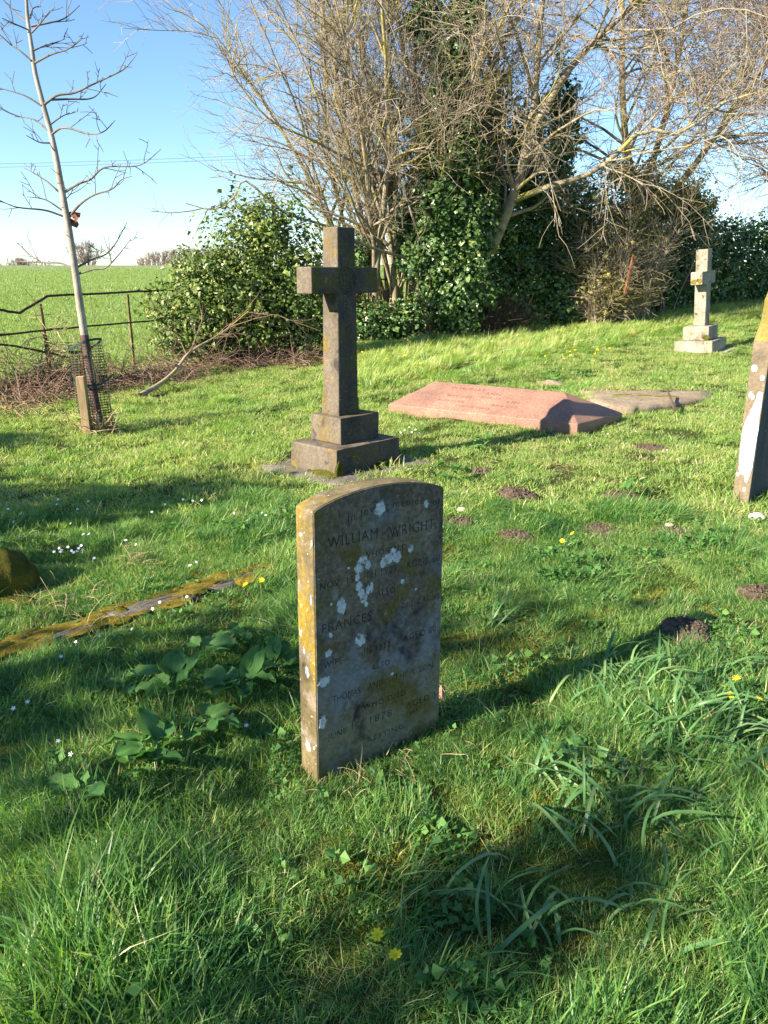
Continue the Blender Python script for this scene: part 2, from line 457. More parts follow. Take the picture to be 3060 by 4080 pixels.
def roughen(o, amp=0.003, cuts=5, scale=9.0, seed=0):
    """subdivide flat faces and nudge the vertices so edges and faces are not dead straight"""
    bm = bmesh.new(); bm.from_mesh(o.data)
    bmesh.ops.subdivide_edges(bm, edges=bm.edges[:], cuts=cuts, use_grid_fill=True)
    for v in bm.verts:
        p = v.co
        n = math.sin(p.x * scale + seed) * math.sin(p.y * scale * 1.3 + seed * 2) * math.sin(p.z * scale * 1.1 + 1) + 0.7 * math.sin(p.x * scale * 2.9 + p.z * scale * 3.1 + seed)
        v.co += v.normal * n * amp
    bm.to_mesh(o.data); bm.free()
    return o

def side_mats(o, fn):
    """choose material slot per face from its local normal and centre"""
    for p in o.data.polygons: p.material_index = fn(p.normal, p.center)

# ---- foreground headstone: an arched slab with cut lettering
def headstone():
    A = at_z(1265, 3130, 0.0)
    th, ph, ps = R(38.0), R(2.16), R(2.44)
    d = Vector((math.cos(th), math.sin(th), 0)); n = Vector((d.y, -d.x, 0)); zz = Vector((0, 0, 1))
    e = math.cos(ph) * d - math.sin(ph) * zz
    u = math.sin(ph) * d + math.cos(ph) * zz
    u2 = math.cos(ps) * u - math.sin(ps) * n
    n2 = e.cross(u2)
    # local axes: X along the face, Y into the stone, Z up
    rot = Matrix((e, -n2, u2)).transposed().to_4x4()
    root = empty('headstone', (A[0], A[1], A[2]), label='arched grey headstone with cut lettering and white lichen blotches standing upright in the foreground', cat='headstone')
    root.rotation_euler = rot.to_euler()
    W, SH, PK, T = 0.517, 0.898, 0.945, 0.095
    arch = []
    nA = 28
    for i in range(nA + 1):
        t = i / nA
        arch.append((W * t, SH + (PK - SH) * (1 - (2 * t - 1) ** 2) ** 0.85 + 0.006 * t))
    outline = [(0, -0.12), (W, -0.12)] + arch[::-1]
    # face plate with the letters cut through it
    cu = bpy.data.curves.new('headstone_face', 'CURVE'); cu.dimensions = '2D'; cu.fill_mode = 'BOTH'
    def add_poly(pts):
        s = cu.splines.new('POLY'); s.points.add(len(pts) - 1)
        for p, (x, y) in zip(s.points, pts): p.co = (x, y, 0, 1)
        s.use_cyclic_u = True
    b = 0.004
    add_poly([(min(max(x, b), W - b), y - (b if y > 0 else 0)) for x, y in outline])
    lines = [  # text, x0, x1, baseline, cap height, bow
        ('In loving memory of', 0.125, 0.500, 0.852, 0.026, 0.022),
        ('WILLIAM', 0.050, 0.238, 0.778, 0.036, 0), ('WRIGHT,', 0.285, 0.487, 0.772, 0.036, 0),
        ('WHO DIED', 0.180, 0.357, 0.720, 0.022, 0),
        ('NOV. 15', 0.020, 0.145, 0.652, 0.024, 0), ('TH 1903,', 0.190, 0.325, 0.654, 0.024, 0), ('AGED 60', 0.352, 0.504, 0.655, 0.024, 0),
        ('ALSO', 0.232, 0.310, 0.583, 0.023, 0),
        ('FRANCES', 0.026, 0.215, 0.512, 0.031, 0), ('OF THE ABOVE', 0.338, 0.504, 0.520, 0.020, 0),
        ('WIFE', 0.028, 0.100, 0.395, 0.022, 0), ('IN 1912,', 0.185, 0.300, 0.400, 0.022, 0), ('AGED 80.', 0.345, 0.502, 0.402, 0.024, 0),
        ('ALSO', 0.215, 0.290, 0.335, 0.022, 0),
        ('THOMAS', 0.060, 0.170, 0.268, 0.026, 0), ('AND', 0.200, 0.262, 0.270, 0.026, 0), ('THEIR SON', 0.310, 0.480, 0.272, 0.022, 0),
        ('WHO DIED', 0.178, 0.358, 0.205, 0.022, 0),
        ('JUNE', 0.040, 0.112, 0.147, 0.022, 0), ('1ST', 0.135, 0.186, 0.149, 0.022, 0), ('1878.', 0.208, 0.312, 0.148, 0.026, 0), ('AGED 5', 0.362, 0.500, 0.152, 0.024, 0),
        ('YEARS', 0.362, 0.430, 0.124, 0.014, 0),
        ('RESTING', 0.198, 0.352, 0.082, 0.020, 0)]
    dg = bpy.context.evaluated_depsgraph_get
    for txt, x0, x1, y0, cap, bow in lines:
        tc = bpy.data.curves.new('t', 'FONT'); tc.body = txt; tc.size = 1.0; tc.fill_mode = 'NONE'; tc.resolution_u = 2
        tc.space_character = 1.15
        to = bpy.data.objects.new('t', tc); scene.collection.objects.link(to)
        bpy.context.view_layer.update()
        mw = to.evaluated_get(dg()).to_mesh()
        co = np.array([v.co[:2] for v in mw.vertices]); ed = [tuple(x.vertices) for x in mw.edges]
        to.evaluated_get(dg()).to_mesh_clear()
        bpy.data.objects.remove(to); bpy.data.curves.remove(tc)
        adj = {}
        for a_, b_ in ed: adj.setdefault(a_, []).append(b_); adj.setdefault(b_, []).append(a_)
        mn, mx = co.min(0), co.max(0)
        ch = 0.73
        sx = (x1 - x0) / (mx[0] - mn[0]); sy = cap / ch
        seen = set()
        for st in adj:
            if st in seen or len(adj[st]) != 2: continue
            loop = [st]; seen.add(st); prev, cur = None, st
            while True:
                nx_ = [q for q in adj[cur] if q != prev and q not in seen]
                if not nx_: break
                prev, cur = cur, nx_[0]; loop.append(cur); seen.add(cur)
            if len(loop) < 3: continue
            pts = []
            for q in loop:
                X = x0 + (co[q][0] - mn[0]) * sx
                tt = (X - x0) / (x1 - x0) * 2 - 1
                pts.append((X, y0 + co[q][1] * sy + bow * (1 - tt * tt) - (0.022 if bow else 0) * 0.3))
            add_poly(pts)
    cu.extrude = 0.0015
    co_ = bpy.data.objects.new('f', cu); scene.collection.objects.link(co_)
    bpy.context.view_layer.update()
    me = bpy.data.meshes.new_from_object(co_.evaluated_get(dg()))
    bpy.data.objects.remove(co_)
    me.transform(Matrix.Rotation(R(90), 4, 'X'))       # curve XY -> stone XZ, facing -Y
    me.transform(Matrix.Translation((0, -0.0015, 0)))
    me.materials.clear(); me.materials.append(M_head)
    fo = bpy.data.objects.new('inscribed_face', me); link(fo, root)
    # body behind it
    bm = bmesh.new()
    fr = [bm.verts.new((x, 0.0, z)) for x, z in outline]; bk = [bm.verts.new((x, T, z)) for x, z in outline]
    bm.faces.new(fr); bm.faces.new(bk[::-1])
    for i in range(len(fr)):
        j = (i + 1) % len(fr)
        bm.faces.new((fr[j], fr[i], bk[i], bk[j]))
    bmesh.ops.recalc_face_normals(bm, faces=bm.faces[:])
    body = from_bm('slab', bm, parent=root, bevel=0.005, mats=[M_recess, M_ochre, M_head])
    side_mats(body, lambda nr, c: 0 if nr.y < -0.9 else (2 if nr.y > 0.9 else 1))
    # lichen discs
    def disc(cx, cz, rx, rz, seed, side=False, mat=M_lichen, th_=0.0012):
        r = random.Random(seed); k = 56; bm = bmesh.new()
        ph0 = [r.uniform(0, 6.28) for _ in range(4)]
        ring = []
        for i in range(k):
            a = i / k * 2 * math.pi
            f = 1 + 0.12 * math.sin(2 * a + ph0[0]) + 0.10 * math.sin(5 * a + ph0[1]) + 0.06 * math.sin(9 * a + ph0[2]) + 0.05 * math.sin(15 * a + ph0[3]) + r.uniform(-.02, .02)
            x, z = cx + rx * f * math.cos(a), cz + rz * f * math.sin(a)
            ring.append((x, z))
        lo = [bm.verts.new((x, -0.0031, z) if not side else (-0.0002, x, z)) for x, z in ring]
        hi = [bm.verts.new(((cx + (x - cx) * .9), -0.0031 - th_, cz + (z - cz) * .9) if not side else (-0.0002 - th_, cx + (x - cx) * .9, cz + (z - cz) * .9)) for x, z in ring]
        c = bm.verts.new((cx, -0.0031 - th_, cz) if not side else (-0.0002 - th_, cx, cz))
        for i in range(k):
            j = (i + 1) % k
            bm.faces.new((lo[i], lo[j], hi[j], hi[i])); bm.faces.new((hi[i], hi[j], c))
        bmesh.ops.recalc_face_normals(bm, faces=bm.faces[:])
        return from_bm('lichen', bm, mat, root)
    L = [(.247, .871, .019, .024), (.437, .860, .009, .013), (.374, .719, .010, .013), (.285, .704, .024, .018), (.262, .694, .015, .016), (.318, .702, .017, .017), (.300, .722, .012, .012),
         (.180, .715, .017, .016), (.165, .695, .016, .018), (.200, .698, .010, .016), (.159, .665, .009, .012), (.165, .635, .013, .014), (.174, .610, .013, .018), (.183, .590, .013, .014), (.192, .570, .007, .010),
         (.200, .615, .009, .014), (.214, .622, .007, .016), (.340, .615, .007, .009), (.098, .585, .019, .023), (.398, .576, .004, .004), (.126, .702, .005, .004), (.060, .600, .004, .005),
         (.168, .455, .019, .021), (.048, .442, .012, .012), (.030, .352, .022, .016), (.022, .215, .014, .02), (.056, .500, .007, .008), (.300, .300, .006, .006)]
    for i, (x, z, rx, rz) in enumerate(L):
        disc(x, z, rx, rz, 100 + i); disc(x + .001, z, rx * 1.13, rz * 1.12, 900 + i, mat=M_lichen_rim, th_=0.0005)
    for i, (x, z, rx, rz) in enumerate([(.075, .63, .014, .02), (.43, .32, .012, .016), (.09, .55, .010, .012), (.12, .24, .009, .012), (.46, .45, .006, .008), (.27, .52, .005, .006), (.33, .56, .004, .005)]):
        disc(x, z, rx, rz, 500 + i, mat=M_lichen_rim, th_=0.0004)
    for i, (y, z, ry, rz) in enumerate([(.030, .815, .010, .006), (.018, .495, .006, .012), (.050, .375, .012, .018), (.035, .44, .006, .009), (.045, .115, .012, .018), (.08, .62, .004, .02), (.09, .80, .004, .012)]):
        disc(T - y * 1.0, z, ry, rz, 300 + i, side=True)
    return root, A, th, W, T
hs, hsA, hsTh, hsW, hsT = headstone()

def xf(root_loc, rz, pts): pass

# ---- the tall weathered cross on two steps
CR = R(47.0)
cr_d = np.array([math.cos(CR), math.sin(CR)]); cr_p = np.array([-math.sin(CR), math.cos(CR)])
cross_front = np.array([-0.372, 5.89])
def stepped_cross():
    c = cross_front
    root = empty('stone_cross', (c[0], c[1], 0.0), CR, label='tall weathered grey stone cross on a stepped base behind the arched headstone', cat='cross')
    ms = [M_cross_shaded, M_cross_lit]
    pick = lambda nr, ce: 1 if (nr.x < -0.6 or nr.z > 0.7) else 0  # sunward sides and tops take the painted-lit copy, the rest the shaded one
    # local X = along the front (R), local Y = depth; origin = near front corner
    def blk(name, x0, y0, w, dp, z0, z1, amp=0.003, bev=0.008, tp=1.0):
        bm = bmesh.new(); box_bm(bm, x0 + w / 2, y0 + dp / 2, z0, z1, w, dp, tp, tp)
        o = from_bm(name, bm, parent=root, mats=ms)
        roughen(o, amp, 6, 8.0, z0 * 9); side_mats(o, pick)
        b = o.modifiers.new('bevel', 'BEVEL'); b.width = bev; b.segments = 2; b.limit_method = 'ANGLE'; b.angle_limit = R(50)
        return o
    blk('lower_step', 0, 0, 0.745, 0.555, -0.08, 0.250, tp=0.985)
    ox, oy = 0.165, 0.120
    blk('upper_step', ox, oy, 0.445, 0.36, 0.2505, 0.466)
    # shaft and arms: chamfered outline in one piece
    bm = bmesh.new()
    sx, sy = ox + 0.065, oy + 0.085
    w0, w1, d0, d1 = 0.222, 0.190, 0.195, 0.165
    zb, za0, za1, zt = 0.466, 1.425, 1.622, 1.916
    cxs = sx + w0 / 2
    def hw(z): return (w0 + (w1 - w0) * (z - zb) / (zt - zb)) / 2
    al, ar = cxs - 0.372, cxs + 0.350
    prof = [(cxs - hw(zb), zb), (cxs + hw(zb), zb), (cxs + hw(za0), za0), (ar, za0), (ar, za1), (cxs + hw(za1), za1), (cxs + hw(zt), zt), (cxs - hw(zt), zt), (cxs - hw(za1), za1), (al, za1), (al, za0), (cxs - hw(za0), za0)]
    yf = sy
    def dep(z): return d0 + (d1 - d0) * (z - zb) / (zt - zb)
    fr = [bm.verts.new((x, yf, z)) for x, z in prof]; bk = [bm.verts.new((x, yf + dep(z), z)) for x, z in prof]
    bm.faces.new(fr); bm.faces.new(bk[::-1])
    for i in range(12):
        j = (i + 1) % 12; bm.faces.new((fr[j], fr[i], bk[i], bk[j]))
    bmesh.ops.recalc_face_normals(bm, faces=bm.faces[:])
    bmesh.ops.triangulate(bm, faces=[f for f in bm.faces if len(f.verts) > 4])
    o = from_bm('shaft', bm, parent=root, mats=ms)
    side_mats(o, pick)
    b = o.modifiers.new('bevel', 'BEVEL'); b.width = 0.011; b.segments = 2; b.limit_method = 'ANGLE'; b.angle_limit = R(40)
    # foot collar
    bm = bmesh.new(); box_bm(bm, cxs, yf + d0 / 2, 0.4665, 0.60, w0 + 0.012, d0 + 0.012, 0.985, 0.985)
    o = from_bm('collar', bm, parent=root, mats=ms, bevel=0.006); side_mats(o, pick)
    # carved ring and monogram at the crossing
    cz = (za0 + za1) / 2
    ringpts = []
    for rr in (0.098, 0.078):
        P = np.array([[(cxs + rr * math.cos(a), yf - 0.001, cz + rr * math.sin(a)) for a in np.linspace(0, 2 * math.pi, 33)]])
        V, fs = tubes(P, np.full((1, 33), 0.0055), 5)
        mesh_np('carved_ring', V, fs, M_cross_shaded, root, smooth=True)
    S = []
    for k, xo in ((-1, -0.035), (0, 0.0), (1, 0.035)):
        S.append(poly_tube([(cxs + xo, yf, cz - 0.045), (cxs + xo, yf, cz), (cxs + xo, yf, cz + 0.045)], [0.005] * 3, 5))
    S.append(poly_tube([(cxs - 0.035, yf, cz), (cxs, yf, cz), (cxs + .035, yf, cz)], [0.005] * 3, 5))
    Z = [(cxs + 0.05 * math.sin(a * 1.0), yf, cz + 0.06 * (a / math.pi - 1)) for a in np.linspace(0, 2 * math.pi, 13)]
    S.append(poly_tube(Z, [0.005] * 13, 5))
    V, fs = join_geo(S); mesh_np('carved_monogram', V, fs, M_cross_shaded, root, smooth=True)
    return root
cross_main = stepped_cross()

def lumpy(name, outline, z0, z1, mat, parent=None, amp=0.01, seed=0, top=None, inner=0.94, rings=3):
    """irregular flat slab or moss pad from a plan outline [(x,y)...]"""
    r = random.Random(seed); bm = bmesh.new()
    k = len(outline); cx = sum(p[0] for p in outline) / k; cy = sum(p[1] for p in outline) / k
    pts = []
    for i in range(k):
        a, b = outline[i], outline[(i + 1) % k]
        L = math.hypot(b[0] - a[0], b[1] - a[1]); m = max(1, int(L / 0.06))
        for q in range(m):
            t = q / m; pts.append((a[0] + (b[0] - a[0]) * t + r.uniform(-amp, amp), a[1] + (b[1] - a[1]) * t + r.uniform(-amp, amp)))
    prev = [bm.verts.new((x, y, z0)) for x, y in pts]
    for s, z in [(1.0, z0 + (z1 - z0) * .7), (inner, z1)] + [(inner * (1 - (i + 1) / (rings + 1)), z1) for i in range(rings)]:
        cur = [bm.verts.new((cx + (x - cx) * s, cy + (y - cy) * s, z + r.uniform(-amp, amp) * .4)) for x, y in pts]
        for i in range(len(pts)):
            j = (i + 1) % len(pts); bm.faces.new((prev[i], prev[j], cur[j], cur[i]))
        prev = cur
    c = bm.verts.new((cx, cy, z1))
    for i in range(len(pts)): bm.faces.new((prev[i], prev[(i + 1) % len(pts)], c))
    bmesh.ops.recalc_face_normals(bm, faces=bm.faces[:])
    return from_bm(name, bm, mat, parent, smooth=True)

def rect_outline(c, d, p, x0, x1, y0, y1):
    return [tuple(c + d * a + p * b) for a, b in ((x0, y0), (x1, y0), (x1, y1), (x0, y1))]

pl = lumpy('plinth_slab', rect_outline(cross_front, cr_d, cr_p, -0.20, 0.98, -0.24, 0.80), -0.05, 0.040, M_plinth, amp=0.018, seed=4)
tag(pl, 'flat grey foundation slab half sunk in grass beneath the tall weathered cross', 'foundation slab')
def moss_pad(name, c, rx, ry, h, mat, seed, parent=None, rz=0.0, label=None, cat=None, group=None):
    r = random.Random(seed); bm = bmesh.new()
    bmesh.ops.create_icosphere(bm, subdivisions=4, radius=1.0)
    for v in bm.verts:
        p = v.co
        f = 1 + (0.14 * math.sin(p.x * 4 + seed) * math.sin(p.y * 5 + seed) if h < .1 else 0.03 * math.sin(p.x * 3 + p.z * 4)) + (0.08 if h < .1 else .035) * math.sin(p.x * 11 + p.y * 9 + seed * 2) + r.uniform(-.025, .025)
        x, y = p.x * rx * f, p.y * ry * f
        v.co = (x * math.cos(rz) - y * math.sin(rz), x * math.sin(rz) + y * math.cos(rz), p.z * h * f)
    o = from_bm(name, bm, mat, parent, smooth=True)
    o.location = c
    if label: tag(o, label, cat, group)
    return o
# moss at the foot of the cross is attached to its lower step
for (x, y, z, rx, ry, h, s) in [(0.02, -0.01, 0.06, .045, .02, .09, 1), (-0.02, 0.12, 0.03, .03, .16, .045, 2), (-0.015, 0.3, 0.02, .025, .05, .03, 3), (0.55, -0.02, 0.03, .2, .04, .05, 4), (0.3, -0.015, 0.02, .1, .02, .025, 5)]:
    moss_pad('moss_cushion', (x, y, z), rx, ry, h, M_moss, s, parent=cross_main)

# ---- pink granite hipped slab
def hipped_slab():
    z = 0.175
    NL, NR, FR = at_z(1547, 1610, z), at_z(2302, 1690, z), at_z(2480, 1645, z)
    # keep the plan a true rectangle: square the end up to the long side
    ld = norm((NR - NL)[:2]); pd = np.array([-ld[1], ld[0]])
    wid = 0.89; skew = 0.158      # the end is not quite square to the sides
    NLr, NRr = NL[:2], NR[:2]; FRr, FLr = NRr + pd * wid + ld * skew, NLr + pd * wid + ld * skew
    root = empty('ledger_tomb', (NLr[0], NLr[1], 0.0), math.atan2(ld[1], ld[0]), label='pink granite coped grave slab with hipped end crossed by the tall cross shadow', cat='grave slab')
    L = float(np.hypot(*(NR - NL)[:2]))
    bm = bmesh.new()
    zr = z + 0.230; sk = lambda y: skew * y / wid
    b0 = [bm.verts.new(p) for p in ((0, 0, -0.1), (L, 0, -0.1), (L + skew, wid, -0.1), (skew, wid, -0.1))]
    b1 = [bm.verts.new(p) for p in ((0, 0, z), (L, 0, z), (L + skew, wid, z), (skew, wid, z))]
    in0, in1 = 0.34, 0.33
    r0 = bm.verts.new((in0, wid * .52, zr)); r1 = bm.verts.new((L - in1, wid * .52, zr))
    for i in range(4):
        j = (i + 1) % 4; bm.faces.new((b0[i], b0[j], b1[j], b1[i]))
    bm.faces.new((b1[0], b1[1], r1, r0)); bm.faces.new((b1[1], b1[2], r1)); bm.faces.new((b1[2], b1[3], r0, r1)); bm.faces.new((b1[3], b1[0], r0)); bm.faces.new(b0[::-1])
    bmesh.ops.recalc_face_normals(bm, faces=bm.faces[:])
    from_bm('granite_slab', bm, M_granite, root, bevel=0.006)
    # lettering cut in the near slope: rows read across the slope from the head end
    slope = math.atan2(zr - z, wid * .52)
    M_let = plain('weathered_letter_fill', (0.17, 0.075, 0.06), 0.85)
    rows = [('IN MEMORY', 0.60, 0.40, 0.05), ('ANN', 1.05, 0.345, 0.055), ('WIFE OF', 1.02, 0.275, 0.04), ('WHO DIED', 0.62, 0.255, 0.04), ('AGED', 1.35, 0.235, 0.04), ('ALSO JOHN', 0.55, 0.16, 0.04), ('WHO DIED', 1.2, 0.15, 0.04), ('REST IN PEACE', 0.85, 0.085, 0.035)]
    for txt, x, v, s in rows:
        tc = bpy.data.curves.new('slab_lettering', 'FONT'); tc.body = txt; tc.size = s * 1.35; tc.resolution_u = 1; tc.extrude = 0.0006; tc.space_character = 1.2
        to = bpy.data.objects.new('t', tc); scene.collection.objects.link(to); bpy.context.view_layer.update()
        me = bpy.data.meshes.new_from_object(to.evaluated_get(bpy.context.evaluated_depsgraph_get())); bpy.data.objects.remove(to)
        me.materials.clear(); me.materials.append(M_let)
        o = bpy.data.objects.new('lettering', me); link(o, root)
        o.rotation_euler = (slope, 0, 0)
        o.location = (x, v * math.cos(slope), z + v * math.sin(slope) + 0.0008)
    return root, [tuple(NLr), tuple(NRr), tuple(FRr), tuple(FLr)]
slab_root, slab_poly = hipped_slab()

# ---- broken sandstone ledger behind it
led = [ground(*p)[:2] for p in ((2300, 1563), (2380, 1556), (2560, 1558), (2850, 1566), (2830, 1596), (2700, 1628), (2520, 1650), (2380, 1655))]
led = [(a[0], a[1]) for a in led]
zl = max(tz(*p) for p in led)
ls = lumpy('sandstone_ledger', led, zl - 0.12, zl + 0.015, M_sandslab, amp=0.010, seed=9, inner=0.985)
tag(ls, 'flat broken sandstone slab with yellow lichen lying beyond the pink slab', 'stone slab')
for i, (px, py, rx, ry) in enumerate([(2480, 1572, .13, .06), (2565, 1575, .10, .07), (2650, 1578, .16, .06), (2400, 1650, .08, .04)]):
    p = at_z(px, py, zl + 0.02)
    moss_pad('lichen_patch', (p[0], p[1], zl + 0.014), rx, ry, 0.009, M_moss_gold, 20 + i, parent=ls)
w = at_z(2195, 1535, zl)
moss_pad('loose_stone', (w[0], w[1], zl - .01), 0.2, 0.12, 0.07, M_sandslab, 5, label='pale loose wedge of stone just behind the ridge of the pink slab', cat='stone')

# ---- pale cross on the right
def pale_cross():
    f = ground(2837, 1415)
    rz = R(49)
    root = empty('pale_cross', (f[0], f[1], f[2] - 0.03), rz, label='small pale limestone cross on three steps standing before the hedge on the right', cat='cross')
    ms = [M_pale, M_pale]
    def blk(name, x0, y0, w, dp, z0, z1):
        bm = bmesh.new(); box_bm(bm, x0 + w / 2, y0 + dp / 2, z0, z1, w, dp)
        o = from_bm(name, bm, M_pale, root); roughen(o, 0.006, 5, 8, z0 * 7 + x0)
        b = o.modifiers.new('bevel', 'BEVEL'); b.width = 0.01; b.segments = 2; b.limit_method = 'ANGLE'; b.angle_limit = R(50)
    blk('bottom_step', 0.05, -0.16, 0.9, 0.85, -0.1, 0.06)
    blk('middle_step', 0, 0, 0.66, 0.62, 0.0605, 0.25)
    blk('upper_step', 0.10, 0.10, 0.44, 0.42, 0.2505, 0.48)
    bm = bmesh.new()
    zb, za0, za1, zt, cx, dp, hw_ = 0.48, 1.14, 1.34, 1.68, 0.30, 0.19, 0.098
    al, ar = cx - 0.30, cx + 0.30
    prof = [(cx - hw_, zb), (cx + hw_, zb), (cx + hw_, za0), (ar, za0), (ar, za1), (cx + hw_, za1), (cx + hw_, zt), (cx - hw_, zt), (cx - hw_, za1), (al, za1), (al, za0), (cx - hw_, za0)]
    y0 = 0.2
    fr = [bm.verts.new((x, y0, z)) for x, z in prof]; bk = [bm.verts.new((x, y0 + dp, z)) for x, z in prof]
    bm.faces.new(fr); bm.faces.new(bk[::-1])
    for i in range(12):
        j = (i + 1) % 12; bm.faces.new((fr[j], fr[i], bk[i], bk[j]))
    bmesh.ops.recalc_face_normals(bm, faces=bm.faces[:]); bmesh.ops.triangulate(bm, faces=[q for q in bm.faces if len(q.verts) > 4])
    o = from_bm('shaft', bm, M_pale, root, bevel=0.012)
    moss_pad('yellow_lichen', (al - 0.001, y0 + 0.13, 1.19), .006, .045, .035, M_moss_gold, 31, parent=root)
    moss_pad('yellow_lichen', (al - 0.001, y0 + 0.04, 1.20), .006, .03, .035, M_moss_gold, 32, parent=root)
    moss_pad('moss_cushion', (0.10, 0.14, 0.30), .01, .06, .04, M_moss, 33, parent=root)
    root.rotation_euler = (Matrix.Rotation(R(-4.5), 3, 'Y') @ Matrix.Rotation(rz, 3, 'Z')).to_euler()
    return root, f
pale_root, pale_f = pale_cross()

# ---- headstone at the right edge of the photograph
def right_headstone():
    a = at_z(2982, 2003, 0.03)
    rz = R(47)
    root = empty('tall_headstone', (a[0], a[1], 0.0), rz, label='tall brown headstone with a large white lichen streak at the right edge', cat='headstone')
    W, T = 0.74, 0.115
    prof = [(0, -0.15), (W, -0.15), (W, 1.14), (W - .085, 1.27), (W - .10, 1.36)]
    for i in range(9):
        t = i / 8; prof.append((W - .10 - (W / 2 - .10) * t, 1.40 + 0.20 * math.sin(t * math.pi / 2)))
    prof += [(W - x, z) for x, z in prof[-2:4:-1]] + [(.10, 1.36), (.085, 1.27), (0, 1.14)]
    bm = bmesh.new()
    fr = [bm.verts.new((x, 0, z)) for x, z in prof]; bk = [bm.verts.new((x, T, z)) for x, z in prof]
    bm.faces.new(fr); bm.faces.new(bk[::-1])
    for i in range(len(prof)):
        j = (i + 1) % len(prof); bm.faces.new((fr[j], fr[i], bk[i], bk[j]))
    bmesh.ops.recalc_face_normals(bm, faces=bm.faces[:])
    o = from_bm('slab', bm, parent=root, bevel=0.008, mats=[M_brownstone, M_mossy_shoulder, M_slate_face])
    side_mats(o, lambda nr, c: 2 if abs(nr.y) > .9 else (1 if c.z > 1.15 else 0))
    def patch(pts, seed, x=-0.001, th=0.0015):
        r = random.Random(seed); bm = bmesh.new(); ring = []
        k = len(pts)
        for i in range(k):
            p, q = pts[i], pts[(i + 1) % k]
            for t in (0, .25, .5, .75): ring.append((p[0] + (q[0] - p[0]) * t + r.uniform(-.004, .004), p[1] + (q[1] - p[1]) * t + r.uniform(-.006, .006)))
        lo = [bm.verts.new((x, y, z)) for y, z in ring]; hi = [bm.verts.new((x - th, y, z)) for y, z in ring]
        for i in range(len(ring)):
            j = (i + 1) % len(ring); bm.faces.new((lo[i], lo[j], hi[j], hi[i]))
        f = bm.faces.new(hi); bmesh.ops.triangulate(bm, faces=[f])
        bmesh.ops.recalc_face_normals(bm, faces=bm.faces[:])
        from_bm('lichen', bm, M_lichen, root)
    patch([(.010, .80), (.038, .81), (.050, .74), (.075, .66), (.098, .60), (.104, .50), (.104, .40), (.098, .27), (.085, .225), (.060, .23), (.045, .18), (.028, .165), (.014, .22), (.006, .35), (.006, .55), (.006, .70)], 1)
    for i, (y, z, r1) in enumerate([(.085, .96, .02), (.025, .90, .016), (.085, .78, .016), (.07, .765, .013), (.04, .12, .012), (.095, .22, .012)]):
        patch([(y + r1 * math.cos(q), z + 1.2 * r1 * math.sin(q)) for q in np.linspace(0, 5.5, 8)], 10 + i)
    return root, a
rh_root, rh_a = right_headstone()

# ---- moss covered kerb and stone on the left
k0, k1 = ground(-250, 2690), ground(1105, 2262)
kd = norm((k1 - k0)[:2]); kp = np.array([-kd[1], kd[0]]); kl = float(np.hypot(*(k1 - k0)[:2]))
kerb = lumpy('stone_kerb', [tuple(k0[:2] + kd * a + kp * b) for a, b in ((0, -.06), (kl * .5, -.065), (kl, -.05), (kl, .06), (kl * .5, .07), (0, .06))], -0.06, 0.026, M_plinth, amp=0.012, seed=2, inner=.85, rings=1)
tag(kerb, 'long sunken grave kerb covered in golden moss running left of the arched headstone', 'kerb')
for i in range(64):
    t = (i + 0.3) / 64; q = k0[:2] + kd * kl * t + kp * random.uniform(-.08, .09)
    if i in (19, 20, 33, 34, 35, 36, 50, 51, 58): continue
    moss_pad('moss_cushion', (q[0], q[1], 0.022), random.uniform(.025, .11), random.uniform(.015, .06), random.uniform(.006, .017), M_moss_gold if i % 5 else M_moss, 50 + i, parent=kerb, rz=math.atan2(kd[1], kd[0]))
b0 = ground(-10, 2360)
moss_pad('mossy_boulder', (b0[0], b0[1] + .05, 0.06), 0.17, 0.2, 0.17, M_moss, 81, label='rounded stone smothered in olive moss at the left edge', cat='stone')
for i, (px, py, rx, ry) in enumerate([(150, 2350, .16, .05), (60, 2400, .1, .05), (40, 1990, .1, .06), (600, 2590, .09, .05), (60, 2990, .10, .06), (180, 3960, .12, .08), (1010, 2700, .04, .03)]):
    p = ground(px, py)
    moss_pad('moss_cushion', (p[0], p[1], p[2] + .005), rx, ry, 0.02, M_moss_gold if i in (3, 5, 4) else M_moss, 90 + i,
             label=['olive moss ribbon beside the mossy stone at the left edge', 'small moss pad in front of the mossy stone at the left edge', 'ochre moss pad in shaded grass far left behind the white violets',
                    'golden moss hump in front of the mossy kerb', 'golden moss pad in grass at the left edge below the kerb', 'golden moss pad in the bottom left corner', 'tiny moss hump beside the broad arrow leaves'][i], cat='moss')

